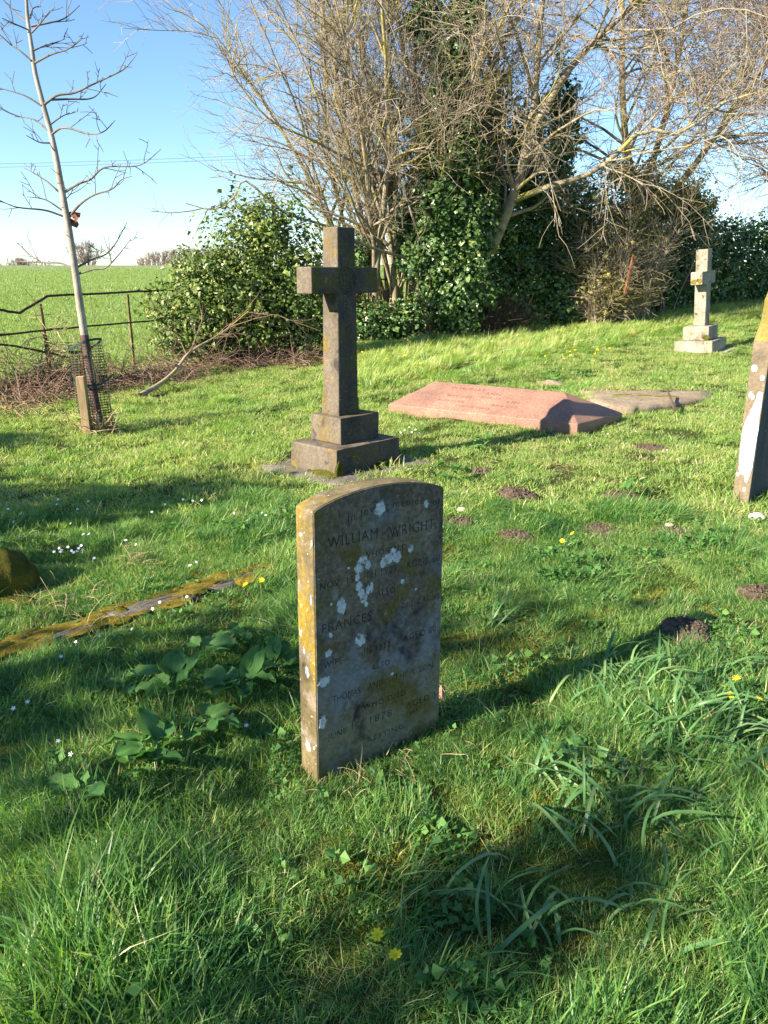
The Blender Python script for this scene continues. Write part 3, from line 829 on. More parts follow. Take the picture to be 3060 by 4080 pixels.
# ------------------------------------------------------------------ molehills
def soil_mat():
    m, nt, out = new_mat('crumbly_soil')
    v = nd(nt, 'ShaderNodeTexCoord').outputs['Object']
    col = ramp(nt, noise(nt, v, 30, 6, .65), [(0.3, (0.06, 0.042, 0.03)), (0.5, (0.125, 0.09, 0.065)), (0.75, (0.22, 0.165, 0.12))])
    finish(nt, out, col, 0.95, noise(nt, v, 60, 5, .7), 1.0, 0.02, 0.1)
    return m
M_soil = soil_mat()
def molehill(px, py, r, h, label, seed):
    p = ground(px, py); rr = random.Random(seed)
    o = empty('molehill', (p[0], p[1], p[2]), label=label, cat='molehill', group='molehills in the grass')
    bm = bmesh.new(); bmesh.ops.create_icosphere(bm, subdivisions=4, radius=1)
    for v in bm.verts:
        q = v.co
        f = 1 + .12 * math.sin(q.x * 5 + seed) + .1 * math.sin(q.y * 7 + seed * 3) + rr.uniform(-.07, .07)
        v.co = (q.x * r * f, q.y * r * f, max(q.z, -.3) ** 1 * h * .85 * f * (1 + .12 * math.sin(q.x * 13 + q.y * 11)) if q.z > 0 else q.z * .05)
    from_bm('soil_heap', bm, M_soil, o, smooth=True)
    items = []
    for i in range(170):
        a = rr.uniform(0, 6.28); d = r * math.sqrt(rr.random()) * 1.3; z = h * max(0, 1 - (d / r) ** 2) ** .5
        s = rr.uniform(.004, .013)
        V = np.array([(1, 0, 0), (-1, 0, 0), (0, 1, 0), (0, -1, 0), (0, 0, 1), (0, 0, -1)]) * s * np.array([rr.uniform(.7, 1.4), rr.uniform(.7, 1.4), rr.uniform(.6, 1)]) + np.array([math.cos(a) * d, math.sin(a) * d, z])
        F = np.array([(0, 2, 4), (2, 1, 4), (1, 3, 4), (3, 0, 4), (2, 0, 5), (1, 2, 5), (3, 1, 5), (0, 3, 5)])
        items.append((V, [F]))
    V, fs = join_geo(items); c = mesh_np('soil_crumbs', V, fs, M_soil, o); c['kind'] = 'stuff'
    return p, r
MOLES = []
for i, a in enumerate([(2051, 1985, .15, .075, 'crumbly brown molehill right of the arched headstone top, nearest the pink slab'),
          (2480, 1985, .13, .05, 'reddish molehill left of the tall headstone at the right edge'),
          (2050, 2140, .11, .03, 'low flattened molehill beside the shoulder of the arched headstone'),
          (1825, 2075, .12, .02, 'spread soil with a pale pebble touching the arched headstone top'),
          (1925, 1880, .09, .03, 'small molehill in grass right of the cross base'),
          (2590, 1785, .13, .03, 'flat worn molehill below the sandstone slab'),
          (2400, 2110, .12, .02, 'scuffed bare soil midway between two molehills on the right'),
          (2680, 2125, .13, .03, 'flat molehill with pale stones below the tall right headstone'),
          (2725, 2525, .11, .065, 'rounded molehill half in the shadow of the arched headstone'),
          (3030, 2370, .10, .04, 'brown molehill cut by the right edge')]):
    MOLES.append(molehill(*a, seed=i + 3))
M_peb = plain('pale_pebble', (0.5, 0.42, 0.3), 0.8)
for px, py, r_, lb in ((1838, 2045, .03, 'pale pebble lying on soil beside the arched headstone top'), (2665, 2108, .025, 'pale pebble on the flat molehill below the tall right headstone'), (3015, 2075, .05, 'pale flat stone at the foot of the tall right headstone')):
    p = ground(px, py); moss_pad('pebble', (p[0], p[1], p[2] + .025), r_, r_ * .8, r_ * .6, M_peb, int(px), label=lb, cat='stone')

# ------------------------------------------------------------------ iron fence
def iron_mat():
    m, nt, out = new_mat('rusted_iron')
    v = nd(nt, 'ShaderNodeTexCoord').outputs['Object']
    col = ramp(nt, noise(nt, v, 6, 6, .6), [(.3, (0.025, 0.018, 0.014)), (.55, (0.06, 0.035, 0.022)), (.75, (0.14, 0.075, 0.04))])
    finish(nt, out, col, 0.8, noise(nt, v, 60, 4), .5, .003, .3)
    return m
M_iron = iron_mat()
M_post_iron = plain('algae_stained_iron', (0.13, 0.11, 0.045), .85, .5, 12)
M_rust = plain('orange_rust', (0.16, 0.07, 0.035), .9, .4, 10)
fence = empty('iron_fence', (-4.46, 10.4, tz(-4.46, 10.4)), label='rusty iron estate fence with sagging rails between the churchyard and the field', cat='fence')
def fpart(name, geo, mat):
    V, fs = geo
    V = V - np.array(fence.location)
    return mesh_np(name, V, fs, mat, fence, smooth=False)
posts = [(-4.46, 10.4, 1.08, -.03), (-3.95, 12.3, 1.13, 0), (-2.6, 14.6, 1.1, 0), (-0.3, 16.7, 1.1, 0), (2.2, 18.6, 1.1, 0), (7.0, 22.5, 1.1, 0)]
for x, y, h, ln in posts:
    z = tz(x, y); pts = [(x, y, z - .1), (x + ln * .5, y, z + h * .5), (x + ln, y, z + h)]
    fpart('post', poly_tube(pts, [.028, .026, .022], 4), M_post_iron)
def railz(f, t): return f
def rail(pts, r=.014, name='rail', wob=.006):
    P = []
    for a, b in zip(pts[:-1], pts[1:]):
        n = 5
        for i in range(n): P.append([a[k] + (b[k] - a[k]) * i / n for k in range(3)])
    P.append(list(pts[-1]))
    P = [[p[0], p[1], p[2] + (random.uniform(-wob, wob) if 0 < i < len(P) - 1 else 0)] for i, p in enumerate(P)]
    fpart(name, poly_tube(P, [r] * len(P), 6), M_iron)
F1, F2 = at_y(187, 1180, 10.37), at_y(548, 1162, 12.3)
m1, m2 = at_y(208, 1313, 10.37), at_y(548, 1284, 12.3)
rail([tuple(at_y(-260, 1235, 8.6)), tuple(at_y(0, 1236, 9.5)), tuple(at_y(78, 1246, 9.8)), tuple(F1)], .017, 'bent_top_rail')
rail([tuple(F1), tuple(F2), (-3.3, 13.5, F2[2] - .0), (-2.6, 14.6, 1.35), (-.3, 16.7, 1.5), (2.2, 18.6, 1.5), (7, 22.5, 1.7)], .017, 'top_rail')
rail([tuple(at_y(-260, 1352, 8.6)), tuple(at_y(0, 1336, 9.5)), tuple(m1), tuple(m2), (-3.3, 13.5, .9), (-2.6, 14.6, .93), (-.3, 16.7, 1.03), (2.2, 18.6, 1.05), (7, 22.5, 1.25)], .014, 'middle_rail')
rail([tuple(at_y(-200, 1355, 8.9)), tuple(at_y(60, 1378, 9.7)), tuple(at_y(215, 1410, 10.3)), tuple(at_y(275, 1424, 10.6))], .015, 'broken_rail')
rail([tuple(at_y(-200, 1600, 8.9)), tuple(at_y(0, 1572, 9.5)), tuple(at_y(150, 1520, 10.1)), tuple(at_y(300, 1492, 10.7))], .014, 'fallen_rail')
rail([(-2.9, 14.2, .5), (-.3, 16.7, .52), (2.2, 18.6, .6)], .012, 'lower_rail')

# ------------------------------------------------------------------ woody growth
def rand_unit(n):
    return norm(RNG.normal(size=(n, 3)))

def grow(P0, D0, L, r0, r1, K, wob=0.12, up=0.0, droop=0.0):
    N = len(P0); P = np.zeros((N, K + 1, 3)); P[:, 0] = P0
    D = norm(np.asarray(D0, float)); L = np.broadcast_to(np.asarray(L, float), (N,))
    for k in range(K):
        D = norm(D + wob * RNG.normal(size=(N, 3)) + np.array([0, 0, up]) - np.array([0, 0, droop]) * (k + 1) / K)
        P[:, k + 1] = P[:, k] + D * (L / K)[:, None]
    t = np.linspace(0, 1, K + 1)[None, :]
    r0 = np.broadcast_to(np.asarray(r0, float), (N,)); r1 = np.broadcast_to(np.asarray(r1, float), (N,))
    return P, r0[:, None] * (1 - t) + r1[:, None] * t

def sprout(P, Rr, per, t0=0.25, t1=1.0, ang=(30, 60), ratio=0.6):
    """children start points, directions, radii from parents"""
    N, M, _ = P.shape
    idx = np.repeat(np.arange(N), per)
    t = RNG.uniform(t0, t1, len(idx)) * (M - 1) * 0.9999
    k = t.astype(int); f = (t - k)[:, None]
    p = P[idx, k] * (1 - f) + P[idx, k + 1] * f
    d = norm(P[idx, k + 1] - P[idx, k])
    rr = Rr[idx, k] * (1 - f[:, 0]) + Rr[idx, k + 1] * f[:, 0]
    q = norm(np.cross(d, rand_unit(len(idx))))
    a = RNG.uniform(R(ang[0]), R(ang[1]), len(idx))[:, None]
    return p, d * np.cos(a) + q * np.sin(a), rr * ratio, t / (M - 1)

def bark_mat(name, c1, c2, c3, moss=None, rough=0.9, scale=6):
    m, nt, out = new_mat(name)
    v = nd(nt, 'ShaderNodeNewGeometry').outputs['Position']
    col = ramp(nt, noise(nt, v, scale, 6, .65), [(.3, c1), (.5, c2), (.72, c3)])
    if moss: col = mixc(nt, step(nt, noise(nt, v, 1.3, 4, .6), .54, .62), col, moss)
    finish(nt, out, col, rough, noise(nt, v, scale * 8, 4), .5, .005, .2)
    return m
M_bark = bark_mat('grey_brown_bark', (.13, .105, .07), (.27, .22, .15), (.42, .35, .235), (.33, .28, .08))
M_twig = bark_mat('tan_twigs', (.18, .14, .105), (.32, .26, .19), (.45, .38, .29), (.33, .28, .11))
M_twig_red = bark_mat('reddish_twigs', (.17, .11, .085), (.30, .20, .16), (.42, .31, .25))
M_pale_bark = bark_mat('smooth_pale_bark', (.20, .17, .14), (.32, .28, .23), (.45, .41, .35))
M_young_twig = bark_mat('young_branches', (.08, .065, .05), (.15, .125, .10), (.26, .23, .19))
M_dark_wood = bark_mat('dark_stems', (.05, .035, .022), (.10, .07, .045), (.16, .12, .08))  # dark brown wood for bush stems, the stub and the stick

IVY = [(0.0, (.020, .048, .017)), (0.3, (.052, .110, .030)), (0.55, (.10, .18, .046)), (0.8, (.18, .26, .065)), (1.0, (.32, .32, .10))]
M_ivy = leaf_mat('ivy_leaves', IVY, rough=0.38, trans=0.12, spec=0.5, patch=1.0, amount=0.5)
M_ivy_gold = leaf_mat('flowering_ivy_leaves', [(0.0, (.03, .06, .014)), (0.3, (.08, .13, .026)), (0.6, (.165, .22, .045)), (0.85, (.28, .30, .07)), (1.0, (.46, .40, .08))], rough=0.42, trans=0.18, spec=0.5, patch=1.2, amount=0.6)
M_scrub = leaf_mat('bronze_scrub_leaves', [(0.0, (.06, .07, .02)), (0.4, (.16, .15, .045)), (0.7, (.30, .245, .09)), (1.0, (.42, .34, .16))], rough=0.6, trans=0.2, spec=0.3, patch=0.8, amount=0.5)

def leaves_geo(C, Nrm, size, tint=None):
    """folded ivy-like leaves: 5-cornered, two flaps"""
    n = len(C)
    size = np.broadcast_to(np.asarray(size, float), (n,))[:, None]
    Nrm = norm(Nrm)
    t = norm(np.cross(Nrm, rand_unit(n))); b = np.cross(Nrm, t)
    w = RNG.uniform(.38, .6, (n, 1)) * size
    base = C - t * size * .5; tip = C + t * size * .55
    sag = Nrm * size * RNG.uniform(.05, .28, (n, 1))
    l1 = C - t * size * .22 - b * w - sag; r1 = C - t * size * .22 + b * w - sag
    V = np.stack([base, l1, tip, r1], 1).reshape(-1, 3)
    i = np.arange(n)[:, None] * 4
    F = np.concatenate([i + np.array([[0, 2, 1]]), i + np.array([[0, 3, 2]])])
    if tint is None: tint = np.clip(RNG.normal(.45, .2, n), 0, 1)
    return V, F, np.repeat(tint, 4)

def blob_points(blobs, n, shell=0.75, lump=0.18, seed=1.0):
    """points spread through the outer layers of overlapping lumpy ellipsoids, with outward normals"""
    B = np.array(blobs, float)
    wgt = (B[:, 3] * B[:, 4] + B[:, 3] * B[:, 5] + B[:, 4] * B[:, 5]); wgt /= wgt.sum()
    idx = RNG.choice(len(B), n, p=wgt)
    d = rand_unit(n)
    rr = shell + (1 - shell) * RNG.random(n) ** .7
    inner = RNG.random(n) < .22
    rr = np.where(inner, RNG.uniform(.25, 1, n), rr)
    ph = idx * 1.7 + seed
    lumpf = 1 + lump * (np.sin(d[:, 0] * 5 + ph) * np.sin(d[:, 2] * 6 + ph * 2) + .7 * np.sin(d[:, 1] * 9 + d[:, 2] * 8 + ph) + .5 * np.sin(d[:, 0] * 17 + d[:, 2] * 19 + ph))
    P = B[idx, :3] + d * B[idx, 3:6] * (rr * lumpf)[:, None]
    return P, d

def foliage(name, blobs, n, size, mat, parent, seed=1.0, shell=.75, lump=.18, updir=.5, zmin=None, kind='stuff'):
    P, d = blob_points(blobs, n, shell, lump, seed)
    if zmin is not None:
        k = P[:, 2] > zmin; P, d = P[k], d[k]
    g = terrain(P[:, 0], P[:, 1]); k = P[:, 2] > g - .02; P, d = P[k], d[k]
    Nn = d * .8 + np.array([0, 0, updir]) + RNG.normal(size=P.shape) * .55
    V, F, t = leaves_geo(P, Nn, RNG.uniform(size * .6, size * 1.25, len(P)) * np.where(RNG.random(len(P)) < .25, 1.35, .9), None)
    V = V - np.array(parent.matrix_basis.translation)
    o = mesh_np(name, V, [F], mat, parent, tint=t); o['kind'] = kind
    return o

def wood(name, geo, mat, parent, stuff=False, smooth=True):
    V, fs = geo
    V = V - np.array(parent.matrix_basis.translation)
    o = mesh_np(name, V, fs, mat, parent, smooth=smooth)
    if stuff: o['kind'] = 'stuff'
    return o

def spline(pts, n):
    """Catmull-Rom through control points"""
    P = np.array(pts, float); P = np.vstack([2 * P[0] - P[1], P, 2 * P[-1] - P[-2]])
    out = []
    m = len(P) - 3
    for s in np.linspace(0, m - 1e-6, n):
        i = int(s); t = s - i
        p0, p1, p2, p3 = P[i:i + 4]
        out.append(.5 * ((2 * p1) + (-p0 + p2) * t + (2 * p0 - 5 * p1 + 4 * p2 - p3) * t * t + (-p0 + 3 * p1 - 3 * p2 + p3) * t ** 3))
    return np.array(out)

# ---- multi-stemmed bare tree over the hedge
def coppice():
    b = np.array([0.30, 16.7, tz(0.30, 16.7)])
    root = empty('bare_tree', tuple(b), label='large many-stemmed leafless tree fanning above the hedge, behind the tall weathered cross', cat='tree')
    n = 27
    th = RNG.uniform(-.8, .6, n)
    base = b + np.stack([RNG.normal(0, .35, n) + th * .3, RNG.normal(0, .3, n), np.zeros(n)], -1)
    D = np.stack([th * .33 + .0, RNG.normal(-.05, .16, n), np.ones(n)], -1)
    P, Rr = grow(base, D, RNG.uniform(5.5, 8.8, n), RNG.uniform(.03, .085, n), .012, 14, wob=.07, up=.02)
    # arch the outer stems outwards
    t = np.linspace(0, 1, 15)[None, :, None]
    P = P + np.array([1, 0, 0]) * (th[:, None, None] * 1.1 + .10) * t ** 2
    wood('stems', tubes(P, Rr, 6), M_bark, root, stuff=True)
    p, d, r, tt = sprout(P, Rr, 15, .22, 1, (22, 60), .65)
    d = norm(d + np.array([-.02, -.08, 0]))
    Q, Qr = grow(p, d, RNG.uniform(.9, 2.7, len(p)) * (1.15 - .5 * tt), np.maximum(r, .010), .005, 7, wob=.14, up=.0)
    wood('branches', tubes(Q, Qr, 4), M_bark, root, stuff=True)
    p, d, r, tt = sprout(Q, Qr, 11, .2, 1, (25, 60), .6)
    S, Sr = grow(p, d, RNG.uniform(.35, 1.2, len(p)), .0058, .003, 4, wob=.2, up=.02)
    wood('twigs', tubes(S, Sr, 3), M_twig, root, stuff=True)
    p, d, r, tt = sprout(S, Sr, 3, .2, 1, (25, 60), .6)
    keep = RNG.random(len(p)) < .75
    U, Ur = grow(p[keep], d[keep], RNG.uniform(.15, .45, keep.sum()), .0042, .0025, 2, wob=.15, up=.05)
    wood('twiglets', tubes(U, Ur, 3), M_twig, root, stuff=True)
    return root
coppice()

def limb_tree(name, label, base, trunks, n1, n2, n3, l1, l2, l3, mat, tmat, droop=0.0, bias=(0, 0, 0), r_tr=.11, extra=None, up=0.02, n4=2):
    root = empty(name, (base[0], base[1], tz(base[0], base[1])), label=label, cat='tree')
    Ps = np.array([spline(t, 14) for t in trunks]); n = len(Ps)
    rt = np.broadcast_to(np.asarray(r_tr, float), (n,))
    Rs = rt[:, None] * np.linspace(1, .25, 14)[None, :]
    for i in range(n): wood('trunk' if i == 0 else 'limb', tubes(Ps[i:i + 1], Rs[i:i + 1], 8), mat, root)
    p, d, r, tt = sprout(Ps, Rs, n1, .34, 1, (30, 75), .55)
    d = norm(d + np.array(bias))
    Q, Qr = grow(p, d, RNG.uniform(*l1, len(p)), np.maximum(r, .014) * .8, .007, 8, wob=.13, up=up, droop=droop)
    kq = Q[:, :, 2].min(1) > 2.6; Q, Qr = Q[kq], Qr[kq]
    wood('branches', tubes(Q, Qr, 5), mat, root, stuff=True)
    p, d, r, tt = sprout(Q, Qr, n2, .15, 1, (25, 65), .6)
    S, Sr = grow(p, d, RNG.uniform(*l2, len(p)), .0085, .004, 5, wob=.17, up=.0, droop=droop * 1.2)
    ks = S[:, :, 2].min(1) > 2.1; S, Sr = S[ks], Sr[ks]
    wood('twigs', tubes(S, Sr, 3), tmat, root, stuff=True)
    p, d, r, tt = sprout(S, Sr, n3, .15, 1, (25, 65), .6)
    U, Ur = grow(p, d, RNG.uniform(*l3, len(p)), .0048, .0028, 3, wob=.2, up=.0, droop=droop * .6)
    wood('twiglets', tubes(U, Ur, 3), tmat, root, stuff=True)
    return root

g = lambda x, y: tz(x, y)
# the ivy-hung ash with the pale leaning limb
T1 = [(1.85, 16.4, g(1.85, 16.4) - .1), (1.95, 16.4, 1.9), tuple(at_y(1950, 1010, 16.0)), tuple(at_y(2045, 780, 15.8)), tuple(at_y(2120, 480, 15.6)), tuple(at_y(2150, 120, 15.3)), tuple(at_y(2200, -400, 15.2))]
T2 = [tuple(at_y(2045, 800, 15.8)), tuple(at_y(2180, 745, 15.3)), tuple(at_y(2330, 700, 15.0)), tuple(at_y(2440, 630, 14.7)), tuple(at_y(2560, 520, 14.4)), tuple(at_y(2720, 530, 14.2)), tuple(at_y(2900, 400, 14.0)), tuple(at_y(3200, 330, 13.8))]
T3 = [tuple(at_y(1950, 1010, 16.0)), tuple(at_y(1990, 700, 16.6)), tuple(at_y(1960, 300, 17)), tuple(at_y(1900, -200, 17.4))]
T4 = [tuple(at_y(2120, 520, 15.6)), tuple(at_y(2280, 260, 15.3)), tuple(at_y(2520, 20, 15.0)), tuple(at_y(2800, -300, 14.6))]
T5 = [(1.75, 17, g(1.75, 17)), tuple(at_y(1750, 900, 17)), tuple(at_y(1680, 500, 17.2)), tuple(at_y(1600, 150, 17.5)), tuple(at_y(1500, -300, 17.8))]
limb_tree('ash_tree', 'leafless tree with a pale leaning trunk and drooping lichened branches, right of the many-stemmed tree', (1.85, 16.4),
          [T1, T2, T3, T4, T5], 20, 10, 7, (1.2, 3.4), (.5, 1.7), (.2, .7), M_bark, M_twig, droop=.05, bias=(.0, -.15, .05), r_tr=[.15, .06, .10, .08, .12])
T6 = [(6.2, 19.5, g(6.2, 19.5)), (6.0, 19.5, 3.0), (5.4, 19.2, 5.0), (5.0, 19.0, 8.5)]
T7 = [(6.1, 19.5, 2.5), (7.2, 19.0, 4.2), (8.2, 18.6, 6.0), (9.0, 18.2, 8.5)]
T8 = [(6.0, 19.5, 3.0), (6.4, 19.4, 5.0), (6.6, 19.3, 7.0), (6.5, 19.0, 9.0)]
limb_tree('hawthorn_tree', 'leafless reddish-twigged tree filling the sky above the pale cross', (6.2, 19.5), [T6, T7, T8], 30, 11, 7, (1.4, 3.8), (.5, 1.6), (.2, .6),
          M_bark, M_twig_red, droop=.05, bias=(0.05, -.1, .1), r_tr=[.15, .09, .09])
T9 = [(10.4, 20.5, g(10.4, 20.5)), (10.4, 20.5, 3.0), (10.0, 20.3, 5.0), (9.6, 20.0, 8.5)]
T10 = [(10.4, 20.4, 2.5), (9.4, 19.8, 4.2), (8.6, 19.2, 6.0), (8.0, 18.6, 7.5)]
limb_tree('hawthorn_tree', 'twiggy leafless tree whose branches enter at the top right corner', (10.4, 20.5), [T9, T10], 26, 10, 6, (1.4, 3.6), (.5, 1.5), (.2, .6),
          M_bark, M_twig_red, droop=.05, bias=(-.1, -.1, 0), r_tr=[.13, .09])

# the long bough reaching left over the ivy bush
def bough():
    root = empty('overhanging_bough', tuple(at_y(1500, 1010, 15.2)), label='long bare bough reaching left above the ivy bush', cat='branch')
    A = [tuple(at_y(*q)) for q in ((1650, 1040, 15.8), (1450, 975, 14.8), (1300, 900, 14.2), (1120, 840, 13.8), (980, 720, 13.6), (930, 790, 13.5), (850, 835, 13.4), (740, 810, 13.3))]
    B_ = [tuple(at_y(*q)) for q in ((1560, 700, 15.8), (1400, 640, 15.0), (1250, 560, 14.4), (1080, 480, 14.0), (950, 330, 13.8), (880, 180, 13.6))]
    Ps = np.array([spline(A, 22), spline(B_, 22)])
    Rs = np.array([.03, .028])[:, None] * np.linspace(1, .3, 22)[None]
    wood('bough', tubes(Ps, Rs, 6), M_bark, root, stuff=True)
    p, d, r, tt = sprout(Ps, Rs, 16, .25, 1, (30, 70), .6)
    Q, Qr = grow(p, d, RNG.uniform(.3, 1.0, len(p)), .010, .004, 5, wob=.2)
    p, d, r, tt = sprout(Q, Qr, 7, .2, 1, (30, 70), .6)
    S, Sr = grow(p, d, RNG.uniform(.12, .4, len(p)), .005, .003, 3, wob=.2)
    wood('side_twigs', join_geo([tubes(Q, Qr, 4), tubes(S, Sr, 3)]), M_twig, root, stuff=True)
bough()

# ---- ivy masses and hedge
def bush(name, label, cat, loc, blobs, n, size, mat, stems=12, h=1.5, seed=1., smat=None, spr=7, **kw):
    root = empty(name, (loc[0], loc[1], tz(*loc)), label=label, cat=cat)
    foliage('foliage', blobs, n, size, mat, root, seed, **kw)
    B = np.array(blobs)
    idx = RNG.integers(0, len(B), stems)
    P0 = np.stack([B[idx, 0] + RNG.normal(0, .25, stems) * B[idx, 3], B[idx, 1] + RNG.normal(0, .2, stems), terrain(B[idx, 0], B[idx, 1]) - .05], -1)
    top = B[idx, :3] + rand_unit(stems) * B[idx, 3:6] * .8
    top[:, 2] = np.maximum(top[:, 2], P0[:, 2] + .3)
    P, Rr = grow(P0, top - P0, np.linalg.norm(top - P0, axis=1), .018, .006, 7, wob=.12)
    p, d, r, tt = sprout(P, Rr, spr, .3, 1, (25, 70), .6)
    Q, Qr = grow(p, d, RNG.uniform(.3, .8, len(p)), .006, .003, 4, wob=.2)
    wood('stems', join_geo([tubes(P, Rr, 5), tubes(Q, Qr, 3)]), smat or M_dark_wood, root, stuff=True)
    return root

bush('ivy_bush', 'rounded glossy ivy bush with yellowish leaves left of the tall weathered cross', 'bush', (-2.4, 12.9),
     [(-2.75, 12.8, 1.15, .95, .8, .78), (-3.1, 12.6, .75, .62, .6, .55), (-2.2, 13.2, 1.75, .72, .7, .95), (-1.55, 13.5, 1.6, .66, .7, 1.05), (-2.0, 13.4, 2.35, .42, .5, .45), (-2.9, 12.9, 1.65, .5, .5, .3), (-1.7, 13.3, .9, .8, .7, .6), (-1.25, 13.6, 1.0, .30, .5, .7), (-2.35, 13.0, .7, .7, .6, .5)],
     26000, .062, M_ivy_gold, 30, seed=2.2, lump=.30, shell=.68)
bush('trailing_ivy', 'dark ivy mat covering the ground under the many-stemmed tree', 'ivy', (0.2, 16.0),
     [(-.35, 15.9, .65, .6, .5, .45), (.15, 16.1, .6, .7, .5, .45), (.8, 16.1, .75, .7, .5, .55), (1.45, 16.1, .9, .6, .5, .65), (-.75, 16.1, 1.1, .35, .4, .35), (-.5, 16.4, 1.9, .25, .3, .5)],
     12000, .065, M_ivy, 20, seed=5)
bush('climbing_ivy', 'tall column of dark glossy ivy climbing the leafless trees behind the pink slab', 'ivy', (1.6, 16.5),
     [(.95, 15.4, 1.9, .5, .45, 1.0), (1.1, 15.5, 3.1, .5, .4, .9), (1.4, 15.4, 1.4, .65, .5, .9), (1.65, 15.6, 2.6, .5, .45, 1.0), (1.15, 15.6, 4.2, .46, .4, .9), (1.8, 16.2, 3.7, .45, .4, .9), (1.3, 15.8, 5.3, .40, .35, .9), (1.5, 15.8, 6.3, .34, .35, .8), (1.45, 15.5, 3.6, .45, .4, .7), (2.3, 16.6, 2.8, .4, .4, .9), (2.1, 16.8, 4.6, .38, .4, .8), (.75, 16.4, 6.1, .32, .3, .8), (2.9, 17.0, 4.0, .5, .4, .9), (3.7, 17.6, 4.5, .35, .4, 1.2), (.5, 16.0, 2.5, .3, .3, .8)],
     46000, .078, M_ivy, 24, seed=9, lump=.3, shell=.6)
bush('ivy_hedge', 'dark ivy hedge section directly behind the pink slab, right of the pale leaning trunk', 'hedge', (2.9, 17.2),
     [(2.2, 16.6, 1.0, .55, .5, .6), (2.7, 16.9, 1.2, .7, .6, .85), (3.3, 17.2, 1.35, .75, .6, 1.0), (3.95, 17.5, 1.3, .6, .6, .95), (3.0, 17.3, 2.2, .6, .5, .7), (3.7, 17.7, 2.3, .65, .5, .7), (4.3, 17.9, 2.2, .5, .5, .6), (3.4, 17.6, 2.9, .5, .5, .5), (3.7, 17.0, .8, .55, .5, .4), (4.2, 17.6, 3.0, .6, .5, .6), (3.2, 17.4, 3.3, .5, .5, .6), (2.6, 17.0, 2.2, .5, .5, .6), (2.9, 16.7, .7, .5, .5, .35)],
     32000, .07, M_ivy, 30, seed=12, lump=.26)
bush('bronze_thicket', 'tangled bronze leaved thicket between the two dark hedge sections', 'shrub', (5.2, 18.6),
     [(4.5, 16.6, 1.3, .5, .5, .8), (5.0, 16.8, 1.6, .6, .5, 1.0), (5.5, 17.2, 2.0, .6, .5, .9), (5.0, 17.0, 2.7, .7, .5, .7), (5.6, 17.8, 3.3, .8, .6, .6), (4.5, 17.0, 2.4, .5, .5, .7), (6.5, 18.4, 3.3, .9, .6, .6), (4.9, 17.4, 3.6, .6, .5, .5)],
     17000, .055, M_scrub, 70, seed=15, lump=.35, shell=.2, smat=M_twig, spr=60)
bush('ivy_hedge', 'dark ivy hedge section immediately left of the pale cross', 'hedge', (6.6, 19.2),
     [(6.1, 18.8, 1.3, .6, .6, .8), (6.7, 19.0, 1.5, .7, .6, 1.0), (7.2, 19.2, 1.9, .7, .6, 1.0), (7.0, 19.0, 3.0, .5, .5, .5), (6.6, 19.3, 2.6, .6, .6, .6), (7.3, 19.5, 2.9, .6, .5, .6)],
     17000, .07, M_ivy, 24, seed=17, lump=.25)
bush('ivy_hedge', 'dark ivy hedge section behind the pale cross and running to the right edge', 'hedge', (9.0, 20.5),
     [(8.0, 19.7, 1.5, .7, .6, .9), (8.7, 20.2, 1.7, .8, .6, 1.1), (9.5, 20.7, 1.7, .8, .6, 1.0), (10.4, 21.3, 1.8, .9, .6, 1.1), (11.4, 22.0, 1.9, .9, .6, 1.2), (12.6, 22.8, 2.0, 1.1, .7, 1.3), (8.3, 20.0, 2.5, .6, .5, .5), (9.6, 20.9, 2.6, .6, .5, .5), (13.8, 23.8, 2.0, 1.2, .7, 1.4)],
     26000, .075, M_ivy, 36, seed=19, lump=.28)
bush('bramble_scrub', 'low twiggy scrub at the foot of the hedge beside the pink slab', 'shrub', (2.0, 16.0),
     [(1.9, 15.9, .62, .5, .4, .3), (2.5, 16.1, .7, .4, .4, .25)], 500, .05, M_scrub, 90, seed=21, lump=.3, shell=.2)
bush('ivy_clump', 'piece of dark ivy bush cut off by the left edge beyond the sagging rail', 'bush', (-5.1, 9.9),
     [(-5.3, 9.9, .95, .30, .4, .38), (-5.35, 9.8, .55, .35, .4, .35)], 2500, .06, M_ivy, 10, seed=23)
bush('far_hedge_bush', 'sunlit hedge bush showing between the cross shaft and the many stems', 'bush', (-.9, 18.5),
     [(-.9, 18.8, 1.5, .5, .5, .6), (-.6, 18.9, 2.0, .4, .4, .5)], 3500, .06, M_ivy_gold, 14, seed=29, lump=.3)

def grass_stalks(name, label, cat, c, n, r, h, mat, seed=0, lean=.25, w=.004, kind=None):
    p0 = np.stack([c[0] + RNG.normal(0, r, n), c[1] + RNG.normal(0, r, n), np.zeros(n)], -1); p0[:, 2] = terrain(p0[:, 0], p0[:, 1]) - .02
    D = np.stack([RNG.normal(0, lean, n), RNG.normal(0, lean, n), np.ones(n)], -1)
    P, Rr = grow(p0, D, RNG.uniform(h * .5, h, n), w, w * .4, 5, wob=.12)
    V, fs = tubes(P, Rr, 3)
    V = V - np.array([c[0], c[1], tz(c[0], c[1])])
    o = mesh_np(name, V, fs, mat); o.location = (c[0], c[1], tz(c[0], c[1]))
    return tag(o, label, cat, kind=kind)
M_straw = bark_mat('dead_straw', (.25, .17, .09), (.40, .29, .16), (.52, .42, .26))
M_rust_stalk = bark_mat('rusty_stalks', (.15, .085, .04), (.27, .16, .07), (.36, .24, .12))
c = ground(2290, 1235); grass_stalks('dead_stalks', 'clump of tall rusty dead stalks in front of the dark hedge behind the sandstone slab', 'dead stalks', (c[0], c[1] + .5), 70, .45, .95, M_rust_stalk, kind='stuff')
c = ground(2430, 1190); grass_stalks('dead_stalks', 'thin pale dead stalks beside the leaning reddish post in the hedge gap', 'dead stalks', (c[0], c[1]), 30, .35, .8, M_rust_stalk, kind='stuff')

